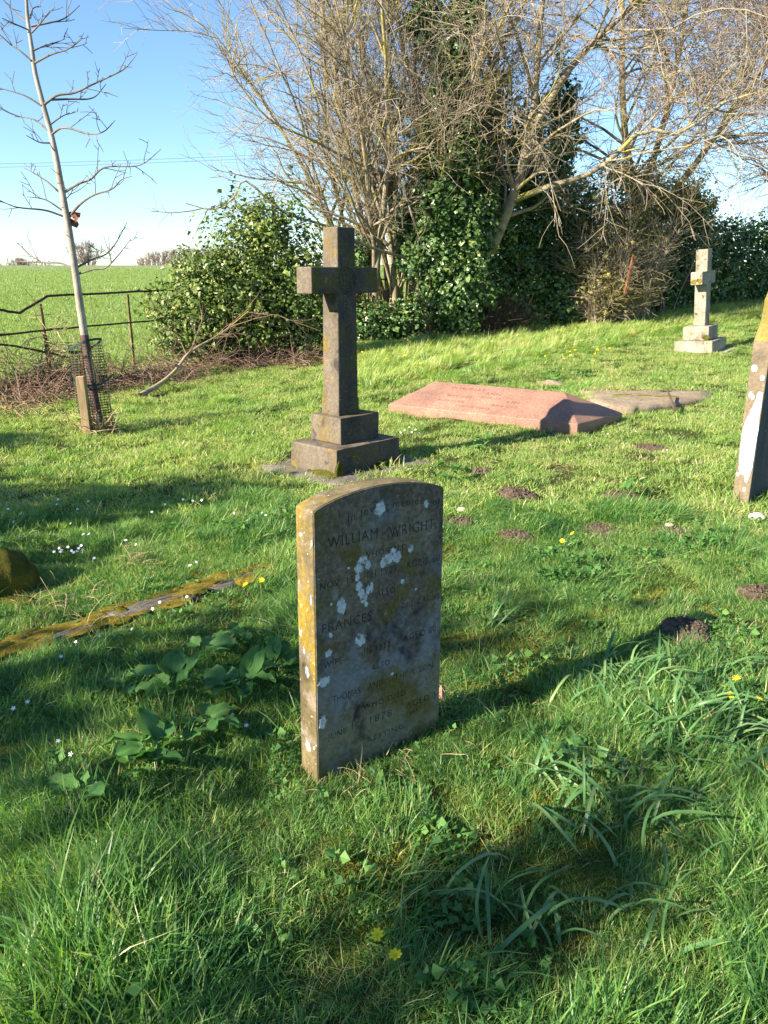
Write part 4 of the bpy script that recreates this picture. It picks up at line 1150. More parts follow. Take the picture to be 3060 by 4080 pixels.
# leaning rusty post in the hedge gap
a, b = at_y(2490, 1170, 15.9), at_y(2525, 1015, 15.9)
V, fs = poly_tube([tuple(a), tuple((a + b) / 2), tuple(b)], [.035, .033, .03], 5)
ob = mesh_np('leaning_post', V - a, fs, M_rust); ob.location = tuple(a)
tag(ob, 'leaning reddish wooden post standing in the hedge gap left of the pale cross', 'post')

# ---- brush pile, fallen limb, brambles round the fence foot
def pile(name, label, spots_, n, L, mat, w=(.003, .007), h=.3, cat='brushwood', up=.0, flat=.5, wob=.25):
    pts = []
    for (x, y, rx, ry, wt) in spots_:
        m = int(n * wt)
        q = np.stack([x + RNG.normal(0, rx, m), y + RNG.normal(0, ry, m), np.abs(RNG.normal(0, h * .5, m))], -1)
        q[:, 2] += terrain(q[:, 0], q[:, 1]); pts.append(q)
    p0 = np.concatenate(pts); m = len(p0)
    D = rand_unit(m); D[:, 2] = np.abs(D[:, 2]) * flat + up
    P, Rr = grow(p0, D, RNG.uniform(L * .3, L, m), RNG.uniform(*w, m), .002 if w[0] > .002 else .0008, 6, wob=wob, droop=.25)
    P[:, :, 2] = np.maximum(P[:, :, 2], terrain(P[:, :, 0], P[:, :, 1]) + .005)
    V, fs = tubes(P, Rr, 3)
    c = p0.mean(0); o = mesh_np(name, V - c, fs, mat); o.location = tuple(c)
    return tag(o, label, cat, kind='stuff')
M_brush = bark_mat('cut_brushwood', (.09, .05, .035), (.20, .125, .085), (.36, .27, .19), scale=5)
bp = [ground(*q) for q in ((560, 1530), (700, 1510), (820, 1480), (950, 1470), (1060, 1465), (1180, 1455), (470, 1560), (1000, 1440))]
pile('brushwood_pile', 'heap of cut reddish brushwood in front of the ivy bush', [(q[0], q[1] + .1, .26, .2, wq) for q, wq in zip(bp, (1.2, 1.2, .5, .7, .25, 1.0, .5, .2))], 190, .8, M_brush, h=.15)
q = ground(1060, 1440)
pile('bramble_stack', 'upright tangle of pale dead brambles at the foot of the ivy bush', [(q[0], q[1], .16, .16, 1)], 160, .7, M_brush, h=.15, up=.6, flat=.9)
fp = [ground(*q) for q in ((20, 1600), (120, 1570), (220, 1560), (300, 1580), (260, 1530), (60, 1640))]
pile('fence_brambles', 'dry brambles and dead stems tangled round the fence foot at far left', [(q[0], q[1] + .15, .22, .2, 1) for q in fp], 110, .9, M_brush, h=.15, up=.15)
pile('dead_grass_bank', 'pale dead grass strewn below the fence at far left', [(q[0], q[1] - .25, .3, .12, 1) for q in fp], 120, .35, M_straw, h=.06, flat=.2)
q1, q2 = at_y(228, 1500, 10.2), at_y(222, 1430, 10.3)
pile('bramble_knot', 'knot of dry stems wound round the left fence post', [(q1[0], q1[1], .12, .12, 1)], 150, .75, M_straw, h=.9, up=.1)
def fallen_limb():
    ctl = [tuple(at_y(*q)) for q in ((560, 1575, 9.6), (640, 1528, 10.0), (700, 1475, 10.3), (760, 1400, 10.6), (880, 1330, 10.9), (990, 1240, 11.2))]
    root = empty('fallen_branch', ctl[0], label='long bare fallen branch leaning from the brushwood across the ivy bush', cat='branch')
    P = spline(ctl, 16)[None]; Rr = (.035 * np.linspace(1, .2, 16))[None]
    wood('limb', tubes(P, Rr, 6), M_bark, root)
    p, d, r, t = sprout(P, Rr, 14, .1, 1, (25, 55), .5)
    Q, Qr = grow(p, d, RNG.uniform(.3, 1.1, len(p)), .008, .003, 5, wob=.15)
    p, d, r, t = sprout(Q, Qr, 4, .2, 1, (25, 55), .5); S, Sr = grow(p, d, RNG.uniform(.1, .4, len(p)), .004, .002, 3, wob=.15)
    wood('side_branches', join_geo([tubes(Q, Qr, 4), tubes(S, Sr, 3)]), M_brush, root, stuff=True)
    P = spline([tuple(at_y(620, 1420, 10.4)), tuple(at_y(700, 1455, 10.3))], 4)[None]
    wood('stub', tubes(P, np.full((1, 4), .02), 6), M_dark_wood, root)
fallen_limb()

# ---- staked young tree with plastic mesh guard
CS = 1000 / 1659
def young_tree():
    Y0 = ground(395, 1712)[1]
    base = ground(395, 1712)
    root = empty('young_tree', tuple(base), label='slender leafless young tree with pale bark, staked and guarded, standing at the left', cat='tree')
    ctl = [(402, 1725), (372, 1560), (345, 1390), (318, 1210), (300, 1080), (272, 900), (243, 740), (222, 620), (200, 520), (170, 410), (140, 290), (128, 200), (112, 90), (105, 0), (95, -150), (90, -320)]
    T = spline([tuple(at_y(px, py, Y0 + .02 * math.sin(py / 200))) for px, py in ctl], 40)
    T[0, 2] = base[2] - .05
    rr = np.interp(np.arange(40), [0, 8, 16, 24, 32, 39], [.044, .036, .029, .022, .015, .007])
    wood('trunk', tubes(T[None], rr[None], 10), M_pale_bark, root)
    low = T[:7]; wood('lower_bark', tubes(low[None], (rr[:7] * 1.03)[None], 10), bark_mat('purple_brown_bark', (.07, .04, .04), (.13, .08, .075), (.22, .16, .14)), root)
    Bs = [[(205, 175), (330, 150), (430, 120), (528, 35)], [(232, 415), (340, 360), (450, 325), (545, 255)], [(222, 335), (300, 300), (410, 265)],
          [(295, 690), (380, 630), (490, 615), (620, 555), (780, 480), (840, 440), (905, 355)], [(330, 660), (480, 655), (580, 655), (640, 630), (700, 555)],
          [(345, 885), (400, 848), (470, 850), (560, 880), (640, 885), (700, 860), (760, 795)], [(335, 822), (400, 775), (460, 745)],
          [(422, 1275), (520, 1215), (600, 1185), (660, 1125), (730, 1100), (880, 1100), (960, 1075), (1065, 985)], [(450, 1445), (530, 1350), (620, 1290), (740, 1250), (800, 1190), (870, 1165)],
          [(495, 1775), (600, 1720), (700, 1680), (770, 1600), (840, 1470)], [(505, 1815), (620, 1780), (700, 1770), (780, 1690), (865, 1580)],
          [(185, 150), (110, 90), (20, 0)], [(185, 195), (90, 155), (15, 120)], [(205, 400), (130, 335), (60, 290), (0, 240)], [(275, 700), (180, 640), (100, 610), (-10, 580)],
          [(315, 860), (240, 800), (190, 780), (100, 770)], [(328, 945), (260, 940), (175, 895)], [(395, 1275), (310, 1200), (230, 1150), (160, 1110)],
          [(410, 1390), (300, 1320), (180, 1300)], [(420, 1430), (300, 1390), (150, 1375), (80, 1360), (-10, 1320)], [(480, 1775), (400, 1740), (280, 1735), (180, 1730), (80, 1725)],
          [(425, 1320), (460, 1290), (480, 1250)], [(200, 120), (215, 60), (255, 40)], [(210, 215), (270, 150), (330, 70)]]
    for k, b in enumerate(Bs):
        dy = [0.35, -.3, .15, .05, .4, -.35, .2, -.1, -.4, .3, -.2][k % 11] * (.25 + len(b) / 8)
        pts = [tuple(at_y(x * CS, y * CS, Y0 + dy * (i / (len(b) - 1)) ** 1.2)) for i, (x, y) in enumerate(b)]
        n = len(b) * 3
        P = spline(pts, n)
        ln = float(np.linalg.norm(P[-1] - P[0]))
        Rr = np.linspace(min(.0135, .006 + ln * .008), .0032, n)
        items = [tubes(P[None], Rr[None], 5)]
        per = max(3, int(ln * 6.5))
        p, d, r, t = sprout(P[None], Rr[None], per, .25, .98, (30, 65), .6)
        d = norm(d + np.array([0, 0, .35]))
        Q, Qr = grow(p, d, RNG.uniform(.06, .30, len(p)), .0038, .0025, 4, wob=.08, up=.03)
        items.append(tubes(Q, Qr, 4))
        p, d, r, t = sprout(Q, Qr, 2, .3, 1, (30, 60), .6)
        S, Sr = grow(p, d, RNG.uniform(.03, .12, len(p)), .0035, .0026, 2, wob=.1)
        items.append(tubes(S, Sr, 3))
        wood('branch', join_geo(items), M_young_twig, root)
    # a few brown leaves caught in a fork
    C = np.array([at_y(*q) for q in ((285, 852, Y0 - .02), (300, 865, Y0 - .03), (292, 880, Y0), (303, 855, Y0), (305, 890, Y0 - .02))])
    V, F, t = leaves_geo(C, RNG.normal(size=(5, 3)), .085)
    wood('withered_leaves', (V, [F]), plain('withered_leaf', (.16, .06, .03), .8), root)
    return root, base, Y0, T
yt, yt_base, YT, yt_axis = young_tree()

def stakes():
    b = ground(352, 1735)
    top = at_y(322, 1502, b[1])
    ax = Vector(top - b); L = ax.length
    o = empty('wooden_stake', tuple(b), label='weathered square wooden stake with pale sawn top in front of the mesh guard', cat='stake')
    o.rotation_euler = ax.to_track_quat('Z', 'Y').to_euler(); 
    bm = bmesh.new(); box_bm(bm, 0, 0, -.08, L, .078, .078)
    s = from_bm('post', bm, None, o, bevel=.004)
    m, nt, out = new_mat('stake_wood')
    v = nd(nt, 'ShaderNodeTexCoord').outputs['Object']; vs = nd(nt, 'ShaderNodeMapping', {'Vector': v, 'Scale': (1, 1, .08)}).outputs[0]
    col = ramp(nt, noise(nt, vs, 60, 6, .6), [(.3, (.16, .11, .055)), (.6, (.30, .22, .12)), (.8, (.38, .31, .19))])
    finish(nt, out, col, .85, noise(nt, vs, 120, 4), .6, .002, .2)
    s.data.materials.append(m)
    bm = bmesh.new(); box_bm(bm, 0, 0, L + .0015, L + .006, .066, .066); from_bm('sawn_top', bm, plain('sawn_end', (.42, .30, .17), .9), o, bevel=.002)
    # thin rusted bar behind the trunk
    a1, a0 = at_y(289, 1085, YT + .12), ground(380, 1690)
    P = spline([(a0[0], YT + .12, a0[2] - .1), tuple(at_y(325, 1360, YT + .12)), tuple(a1)], 8)
    V, fs = tubes(P[None], np.full((1, 8), .013), 5, True)
    q = mesh_np('iron_stake', V - P[0], fs, M_rust); q.location = tuple(P[0])
    tag(q, 'thin rusty stake leaning up close behind the young tree trunk', 'stake')
    # mesh guard: a leaning tube of plastic netting
    c0 = ground(398, 1722); top_c = at_y(338, 1372, YT)
    A = Vector(top_c - c0); H = A.length
    gd = empty('tree_guard', tuple(c0), label='green-black plastic mesh guard wrapped round the foot of the young tree', cat='tree guard')
    gd.rotation_euler = A.to_track_quat('Z', 'Y').to_euler()
    M_net = plain('green_black_netting', (.05, .048, .03), .6, .5, 15)
    rad = lambda a, z: (.155 + .02 * math.sin(2 * a + z * 3) + .012 * math.sin(5 * a + z * 9) - .02 * z)
    items = []
    nv, nh = 26, 34
    for i in range(nv):
        a = i / nv * 2 * math.pi
        items.append(poly_tube([(rad(a, z) * math.cos(a), rad(a, z) * math.sin(a), z * H) for z in np.linspace(0, 1 + .03 * math.sin(a * 3), 12)], [.0027] * 12, 3, False))
    for j in range(nh):
        z = j / (nh - 1)
        items.append(poly_tube([(rad(a, z) * math.cos(a), rad(a, z) * math.sin(a), z * H) for a in np.linspace(0, 2 * math.pi, 27)], [.0027] * 27, 3, False))
    V, fs = join_geo(items); net = mesh_np('netting', V, fs, M_net, gd); net['kind'] = 'stuff'
    M_tie = plain('teal_tie', (.018, .045, .045), .7)
    for z in (.97, .58):
        bm = bmesh.new(); n = 30; ring = []
        for i in range(n):
            a = i / n * 2 * math.pi; r_ = rad(a, z) + .006; ring.append((bm.verts.new((r_ * math.cos(a), r_ * math.sin(a), z * H + .05 * math.sin(a + z * 6))), bm.verts.new((r_ * math.cos(a), r_ * math.sin(a), z * H + .022 + .05 * math.sin(a + z * 6)))))
        for i in range(n): bm.faces.new((ring[i][0], ring[(i + 1) % n][0], ring[(i + 1) % n][1], ring[i][1]))
        t = from_bm('tie', bm, M_tie, gd); s_ = t.modifiers.new('s', 'SOLIDIFY'); s_.thickness = .003
    pile('dead_grass_tuft', 'dead straw gathered inside the foot of the mesh guard', [(c0[0], c0[1], .1, .1, 1)], 90, .35, M_straw, h=.1, up=.5, flat=.6, cat='dead grass')
stakes()

# ---- far trees beyond the crest, wires
M_far_twig = bark_mat('far_twigs', (.20, .15, .13), (.27, .20, .17), (.33, .26, .22), scale=1)
def far_tree(px, py, w_px, h_px, label, dist=170, name='far_tree', group=None):
    s = dist / FPX
    cr = at_y(px, py, dist); Wd, Hh = w_px * s, h_px * s
    base = np.array([cr[0], dist, cr[2] - Hh * .5 - 2.5])
    n = 30
    P, Rr = grow(np.repeat(base[None], n, 0), np.stack([RNG.normal(0, .25, n), RNG.normal(0, .25, n), np.ones(n)], -1), Hh + 2.3, .10, .03, 6, wob=.1)
    k = np.linspace(0, 1, 7)[None, :, None]
    P[:, :, :2] = base[:2] + (P[:, :, :2] - base[:2]) * (Wd / (Hh + 2.3) / .9) * 1.0
    p, d, r, t = sprout(P, Rr, 14, .45, 1, (20, 60), .5); Q, Qr = grow(p, d, RNG.uniform(.4, 1.2, len(p)) * Wd / 6, .035, .015, 3, wob=.15)
    p, d, r, t = sprout(Q, Qr, 5, .2, 1, (20, 60), .5); S, Sr = grow(p, d, RNG.uniform(.2, .7, len(p)) * Wd / 6, .022, .012, 2, wob=.15)
    root = empty(name, tuple(base), label=label, cat='tree', group=group)
    V, fs = join_geo([tubes(P, Rr, 4), tubes(Q, Qr, 3), tubes(S, Sr, 3)])
    o = mesh_np('crown', V - base, fs, M_far_twig, root); o['kind'] = 'stuff'
far_tree(340, 1015, 115, 90, 'bare rounded tree on the horizon just right of the young tree trunk')
far_tree(78, 1045, 70, 30, 'low bare tree on the horizon near the left edge')
def wood_line():
    dist = 180; items = []
    xs = np.linspace(560, 1010, 46)
    for px in xs:
        hh = np.interp(px, [555, 600, 700, 1010], [14, 34, 50, 66]) * RNG.uniform(.85, 1.12)
        c = at_y(px, 1048, dist + RNG.uniform(-4, 10)); Hh = hh * dist / FPX + 2
        n = 9; base = np.array([c[0], c[1], c[2] - 2.2])
        P, Rr = grow(np.repeat(base[None], n, 0) + RNG.normal(0, .25, (n, 3)), np.stack([RNG.normal(0, .22, n), RNG.normal(0, .2, n), np.ones(n)], -1), Hh, .07, .03, 4, wob=.08)
        p, d, r, t = sprout(P, Rr, 9, .4, 1, (15, 50), .5); Q, Qr = grow(p, d, RNG.uniform(.4, 1.1, len(p)), .04, .02, 2, wob=.15)
        items += [tubes(P, Rr, 3), tubes(Q, Qr, 3)]
    V, fs = join_geo(items); o = mesh_np('distant_wood', V, fs, M_far_twig); tag(o, 'hazy brown leafless wood on the horizon left of the ivy bush', 'wood', kind='stuff')
    items = []
    for px in np.linspace(-60, 200, 26):
        c = at_y(px, 1058, 230); base = np.array([c[0], c[1], c[2] - 2.2]); n = 6
        P, Rr = grow(np.repeat(base[None], n, 0) + RNG.normal(0, .6, (n, 3)), np.stack([RNG.normal(0, .3, n), RNG.normal(0, .2, n), np.ones(n)], -1), 2.2 + RNG.uniform(.6, 1.5), .12, .06, 4, wob=.1)
        items.append(tubes(P, Rr, 3))
    V, fs = join_geo(items); o = mesh_np('distant_hedge', V, fs, M_far_twig); tag(o, 'thin distant hedge on the horizon at far left', 'hedge', kind='stuff')
wood_line()
M_wire = plain('dull_cable', (.12, .12, .13), .6)
for k, (ya, yb, lb) in enumerate(((652, 608, 'upper of the two thin overhead cables crossing the blue sky'), (665, 622, 'lower of the two thin overhead cables crossing the blue sky'))):
    a, b = at_y(-400, ya + 8, 62), at_y(1800, yb - 38, 70)
    P = np.array([a + (b - a) * t - np.array([0, 0, 1.2 * (t - t * t)]) for t in np.linspace(0, 1, 24)])
    V, fs = tubes(P[None], np.full((1, 24), .012), 4); o = mesh_np('overhead_cable', V - a, fs, M_wire); o.location = tuple(a); tag(o, lb, 'cable', group='overhead cables')

# ---- trees and shrubs behind the photographer that shade the turf
def shade_bush(label, a, e, half, height, n, size, name='evergreen_shrub', zlow=.2, br=.55):
    av = np.array([math.cos(SUN_DIR), math.sin(SUN_DIR)]); ev = np.array([math.sin(SUN_DIR), -math.cos(SUN_DIR)])
    c = av * a + ev * e
    bl = []
    m = max(3, int(half / .45))
    for i in range(m):
        s = (i + .5) / m * 2 - 1; q = c + ev * s * half
        hh = height * (1 - .25 * abs(s) ** 2) * random.uniform(.85, 1.05)
        for z in np.arange(hh - .5, zlow, -.8): bl.append((q[0] + random.uniform(-.2, .2) * br / .55, q[1] + random.uniform(-.2, .2) * br / .55, z, br, br, .55))
    bush(name, label, 'shrub', (c[0], c[1]), bl, n, size, M_ivy, 20, seed=a + e, lump=.3, shell=.3)
shade_bush('tall evergreen shrub standing out of view beyond the left edge, shading the turf', -5.2, -5.3, 1.15, 4.2, 9000, .11)
shade_bush('rounded evergreen shrub standing out of view at far left, nearest the field', -5.2, -7.8, 1.5, 3.3, 9500, .11)
shade_bush('lower evergreen shrub standing out of view behind the mossy stone', -5.0, -2.95, .45, 3.1, 2400, .10)
shade_bush('tall thin shrub standing out of view, dappling the turf beside the arched headstone', -7.0, -2.75, .30, 5.9, 1300, .10, zlow=1.2)
shade_bush('narrow ivied stem standing out of view behind the photographer, banding the right foreground', -6.0, -1.22, .10, 4.7, 260, .09, zlow=3.4, br=.24)
shade_bush('sparse shrub standing out of view behind the photographer', -6.0, -2.35, .30, 3.35, 1100, .10)

# ------------------------------------------------------------------ grass
GRASS = [(0.0, (.030, .105, .032)), (0.25, (.085, .205, .050)), (0.5, (.19, .325, .075)), (0.72, (.34, .43, .12)), (0.88, (.44, .43, .18)), (1.0, (.54, .46, .30))]
def grass_mat(name, stops, rough=.42, trans=.42, amount=.75, shift=0.0):
    m, nt, out = new_mat(name)
    t = nd(nt, 'ShaderNodeAttribute', attribute_name='tint').outputs['Fac']
    pos = nd(nt, 'ShaderNodeNewGeometry').outputs['Position']
    n = noise(nt, pos, 1.6, 5, .62); n2 = noise(nt, pos, 5.0, 3, .6)
    f = math_(nt, 'ADD', math_(nt, 'ADD', t, shift), math_(nt, 'MULTIPLY', math_(nt, 'SUBTRACT', n, .5), amount))
    f = math_(nt, 'ADD', f, math_(nt, 'MULTIPLY', math_(nt, 'SUBTRACT', n2, .5), amount * .5))
    col = ramp(nt, f, stops)
    finish(nt, out, col, rough, None, trans=trans, spec=.4, tcol=mixc(nt, 1.0, col, (1.6, 1.7, .7), 'MULTIPLY'))
    return m
M_grass = grass_mat('turf_grass', GRASS, shift=.04)
M_lush = grass_mat('lush_foreground_grass', GRASS, shift=-.07, amount=.95)
M_crop = grass_mat('crop_blades', [(0, (.14, .20, .06)), (.4, (.23, .31, .105)), (.8, (.32, .39, .16)), (1, (.36, .40, .19))], amount=.3)
M_mossgrass = grass_mat('mossy_turf', [(0, (.07, .12, .015)), (.4, (.15, .19, .022)), (.7, (.27, .25, .035)), (1, (.40, .30, .10))], amount=.5)

M_broad = leaf_mat('arrow_leaf', [(0, (.045, .13, .03)), (.5, (.085, .20, .045)), (1, (.15, .28, .07))], rough=.55, trans=.28, spec=.3, patch=4, amount=.3)

def tuft(name, n, rad, hmin, hmax, w, lean, mat, spread=.45, curl=.5, tint=(.42, .16), straw=.05, segs=3, flat=0.0):
    a = RNG.uniform(0, 2 * np.pi, n); d = rad * np.sqrt(RNG.random(n))
    p0 = np.stack([d * np.cos(a), d * np.sin(a), np.full(n, -.012)], -1)
    h = RNG.uniform(hmin, hmax, n)
    az = RNG.uniform(0, 2 * np.pi, n); out = RNG.uniform(0, spread, n) + flat
    D = np.stack([np.cos(az) * out + lean[0], np.sin(az) * out + lean[1], np.ones(n)], -1); D = norm(D)
    side = norm(np.cross(D, np.array([0, 0, 1.0]) + .3 * RNG.normal(size=(n, 3))))
    bend = norm(np.stack([D[:, 0], D[:, 1], np.full(n, -.25)], -1)) * (RNG.uniform(0, curl, n) * h)[:, None]
    rows = []
    ww = RNG.uniform(.6, 1.3, n)[:, None] * w
    for k in range(segs + 1):
        t = k / segs
        c = p0 + D * (h * t)[:, None] * (1 - .12 * t) + bend * t * t
        wid = ww * (1 - t ** 1.8) * (.75 + .5 * t) * .5
        if k < segs: rows += [c - side * wid, c + side * wid]
        else: rows.append(c)
    V = np.stack(rows, 1); m = V.shape[1]
    i = np.arange(n)[:, None] * m
    Q = np.concatenate([i + np.array([[2 * k, 2 * k + 1, 2 * k + 3, 2 * k + 2]]) for k in range(segs - 1)])
    T = i + np.array([[2 * (segs - 1), 2 * (segs - 1) + 1, 2 * segs]])
    tn = np.clip(RNG.normal(tint[0], tint[1], n), 0, .78)
    st = RNG.random(n) < straw; tn = np.where(st, RNG.uniform(.9, 1.0, n), tn)
    return mesh_np(name, V.reshape(-1, 3), [Q, T], mat, tint=np.repeat(tn, m), do_link=False)

def scatter(name, pts, yaw, tilt, scl, idx, protos, label, cat=None):
    coll = bpy.data.collections.new(name + '_kinds')
    for i, o in enumerate(protos): o.name = 'grass_tuft_%02d_%s' % (i, name); coll.objects.link(o)
    me = bpy.data.meshes.new(name); me.vertices.add(len(pts)); me.vertices.foreach_set('co', np.asarray(pts, np.float32).ravel())
    a = me.attributes.new('rot', 'FLOAT_VECTOR', 'POINT'); a.data.foreach_set('vector', np.stack([tilt[:, 0], tilt[:, 1], yaw], -1).astype(np.float32).ravel())
    a = me.attributes.new('scl', 'FLOAT', 'POINT'); a.data.foreach_set('value', scl.astype(np.float32))
    a = me.attributes.new('kind_index', 'INT', 'POINT'); a.data.foreach_set('value', idx.astype(np.int32))
    o = bpy.data.objects.new(name, me); link(o)
    ng = bpy.data.node_groups.new(name + '_nodes', 'GeometryNodeTree')
    ng.interface.new_socket('Geometry', in_out='INPUT', socket_type='NodeSocketGeometry'); ng.interface.new_socket('Geometry', in_out='OUTPUT', socket_type='NodeSocketGeometry')
    gi, go = ng.nodes.new('NodeGroupInput'), ng.nodes.new('NodeGroupOutput')
    ci = ng.nodes.new('GeometryNodeCollectionInfo'); ci.inputs['Collection'].default_value = coll; ci.inputs['Separate Children'].default_value = True; ci.inputs['Reset Children'].default_value = True
    ip = ng.nodes.new('GeometryNodeInstanceOnPoints'); ip.inputs['Pick Instance'].default_value = True
    def attr(nm, ty):
        q = ng.nodes.new('GeometryNodeInputNamedAttribute'); q.data_type = ty; q.inputs['Name'].default_value = nm; return q.outputs['Attribute']
    ng.links.new(gi.outputs[0], ip.inputs['Points']); ng.links.new(ci.outputs[0], ip.inputs['Instance'])
    ng.links.new(attr('kind_index', 'INT'), ip.inputs['Instance Index']); ng.links.new(attr('rot', 'FLOAT_VECTOR'), ip.inputs['Rotation']); ng.links.new(attr('scl', 'FLOAT'), ip.inputs['Scale'])
    ng.links.new(ip.outputs[0], go.inputs[0])
    md = o.modifiers.new('scatter', 'NODES'); md.node_group = ng
    return tag(o, label, cat, kind='stuff')

def snoise(x, y, s, seed):
    """cheap smooth noise 0..1"""
    v = 0
    for k, (fx_, fy_, ph) in enumerate(((1, .3, 0), (-.5, 1, 2), (.8, -.9, 4), (1.7, 1.1, 1), (-1.3, 2.1, 5), (2.9, -.4, 3))):
        v = v + np.sin((x * fx_ + y * fy_) * s + ph + seed * (k + 1)) / (1 + .35 * k)
    return np.clip(.5 + v * .17, 0, 1)

def in_poly(x, y, poly, grow_=0.0):
    P = np.array(poly); c = P.mean(0); P = c + (P - c) * (1 + grow_)
    ins = np.ones(len(x), bool); area = 0
    for i in range(len(P)):
        j = (i + 1) % len(P); area += P[i, 0] * P[j, 1] - P[j, 0] * P[i, 1]
    s = 1 if area > 0 else -1
    for i in range(len(P)):
        j = (i + 1) % len(P); ins &= s * ((P[j, 0] - P[i, 0]) * (y - P[i, 1]) - (P[j, 1] - P[i, 1]) * (x - P[i, 0])) > 0
    return ins

hd = np.array([math.cos(hsTh), math.sin(hsTh)]); hp = np.array([-math.sin(hsTh), math.cos(hsTh)])
pr = pale_root.matrix_basis.translation; pz = R(49); pd_ = np.array([math.cos(pz), math.sin(pz)]); pp_ = np.array([-math.sin(pz), math.cos(pz)])
rd_ = np.array([math.cos(R(47)), math.sin(R(47))]); rp_ = np.array([-rd_[1], rd_[0]])
BLOCK = [rect_outline(hsA[:2], hd, hp, -.015, hsW + .015, -.012, hsT + .015), rect_outline(cross_front, cr_d, cr_p, -.13, .90, -.15, .74), slab_poly,
         rect_outline(np.array([pr.x, pr.y]), pd_, pp_, -.02, .68, -.02, .64), rect_outline(rh_a[:2], rd_, rp_, -.01, .75, -.01, .125),
         rect_outline(k0[:2], kd, kp, 0, kl, -.075, .08)]
LED = np.array(led)

def blocked(x, y):
    b = np.zeros(len(x), bool)
    for i, p in enumerate(BLOCK): b |= in_poly(x, y, p, -.05 if i == 2 else 0.0)
    b |= in_poly(x, y, [tuple(LED[i]) for i in (0, 2, 3, 4, 6, 7)], -.06)
    for p, r in MOLES: b |= (np.hypot(x - p[0], y - p[1]) < r * .95)
    return b

# kinds: 0-2 fine, 3-4 medium, 5-6 long, 7 moss turf, 8 straw litter
near = [tuft('a', 150, .10, .025, .07, .0032, (.0, .0), M_lush, .8, .5, straw=.05), tuft('a', 150, .10, .03, .085, .0034, (.25, .0), M_lush, .8, .6, straw=.06), tuft('a', 140, .10, .03, .08, .003, (.0, .1), M_lush, 1.1, .6, (.52, .16), straw=.10),
        tuft('a', 110, .09, .07, .15, .0042, (.3, .05), M_lush, .5, .8, (.38, .14), straw=.04), tuft('a', 100, .08, .08, .17, .0045, (.1, .2), M_lush, .6, .9, (.34, .12), straw=.04),
        tuft('a', 80, .07, .14, .26, .0055, (.35, .05), M_lush, .4, 1.0, (.33, .12), straw=.03), tuft('a', 70, .06, .12, .24, .0065, (.2, -.1), M_lush, .6, 1.1, (.28, .12), straw=.03),
        tuft('a', 320, .09, .010, .030, .0035, (0, 0), M_mossgrass, 1.3, .3, (.45, .2), straw=.08, segs=2), tuft('a', 30, .10, .05, .13, .0028, (0, 0), M_lush, 3.0, .3, (.95, .01), straw=1.0)]
mid = [tuft('b', 170, .20, .03, .09, .007, (.15, .0), M_grass, 1.1, .6, (.55, .16), straw=.08), tuft('b', 170, .20, .03, .10, .007, (.0, .1), M_grass, 1.2, .6, (.64, .13), straw=.12), tuft('b', 130, .17, .08, .18, .009, (.45, .0), M_grass, .6, .9, (.52, .14), straw=.05),
       tuft('b', 110, .15, .13, .30, .011, (.5, -.1), M_grass, .35, 1.1, (.66, .10), straw=.08), tuft('b', 110, .15, .12, .26, .011, (.35, .1), M_grass, .5, 1.0, (.58, .13), straw=.05), tuft('b', 300, .17, .02, .05, .006, (0, 0), M_mossgrass, 1.2, .3, (.45, .2), straw=.06, segs=2)]

def weed(name, n, rad, hmax, size):
    a = RNG.uniform(0, 2 * np.pi, n); d = rad * np.sqrt(RNG.random(n))
    C = np.stack([d * np.cos(a), d * np.sin(a), RNG.uniform(.008, hmax, n)], -1)
    V, F, t = leaves_geo(C, np.array([0, 0, 1.]) + .55 * RNG.normal(size=(n, 3)), RNG.uniform(size * .6, size * 1.3, n))
    return mesh_np(name, V, [F], M_broad, tint=t, do_link=False)
near += [weed('w', 70, .09, .035, .013), weed('w', 26, .08, .05, .024)]   # clover and small broad weeds

def length_map(x, y):
    """0 = mossy short turf ... 1 = long"""
    L = .15 + .55 * snoise(x, y, 1.9, 1.3) + .5 * (snoise(x, y, 5.0, 4.1) - .5)
    L += .35 * np.exp(-(((x - 1.1) / .6) ** 2 + ((y - 1.9) / .7) ** 2)) + .25 * np.exp(-(((x + .8) / .5) ** 2 + ((y - 1.3) / .35) ** 2))
    L -= .75 * np.exp(-(((x - .18) / .42) ** 2 + ((y - 1.80) / .38) ** 2))          # worn mossy turf before the headstone
    L -= .35 * np.exp(-(((x - .45) / .2) ** 2 + ((y - 2.75) / .2) ** 2))
    L -= .25 * np.exp(-(((x + 1.2) / .5) ** 2 + ((y - 3.6) / .5) ** 2))
    L += .2 * np.exp(-(((x - .3) / .8) ** 2 + ((y - 3.6) / .35) ** 2))
    return np.clip(L, 0, 1)

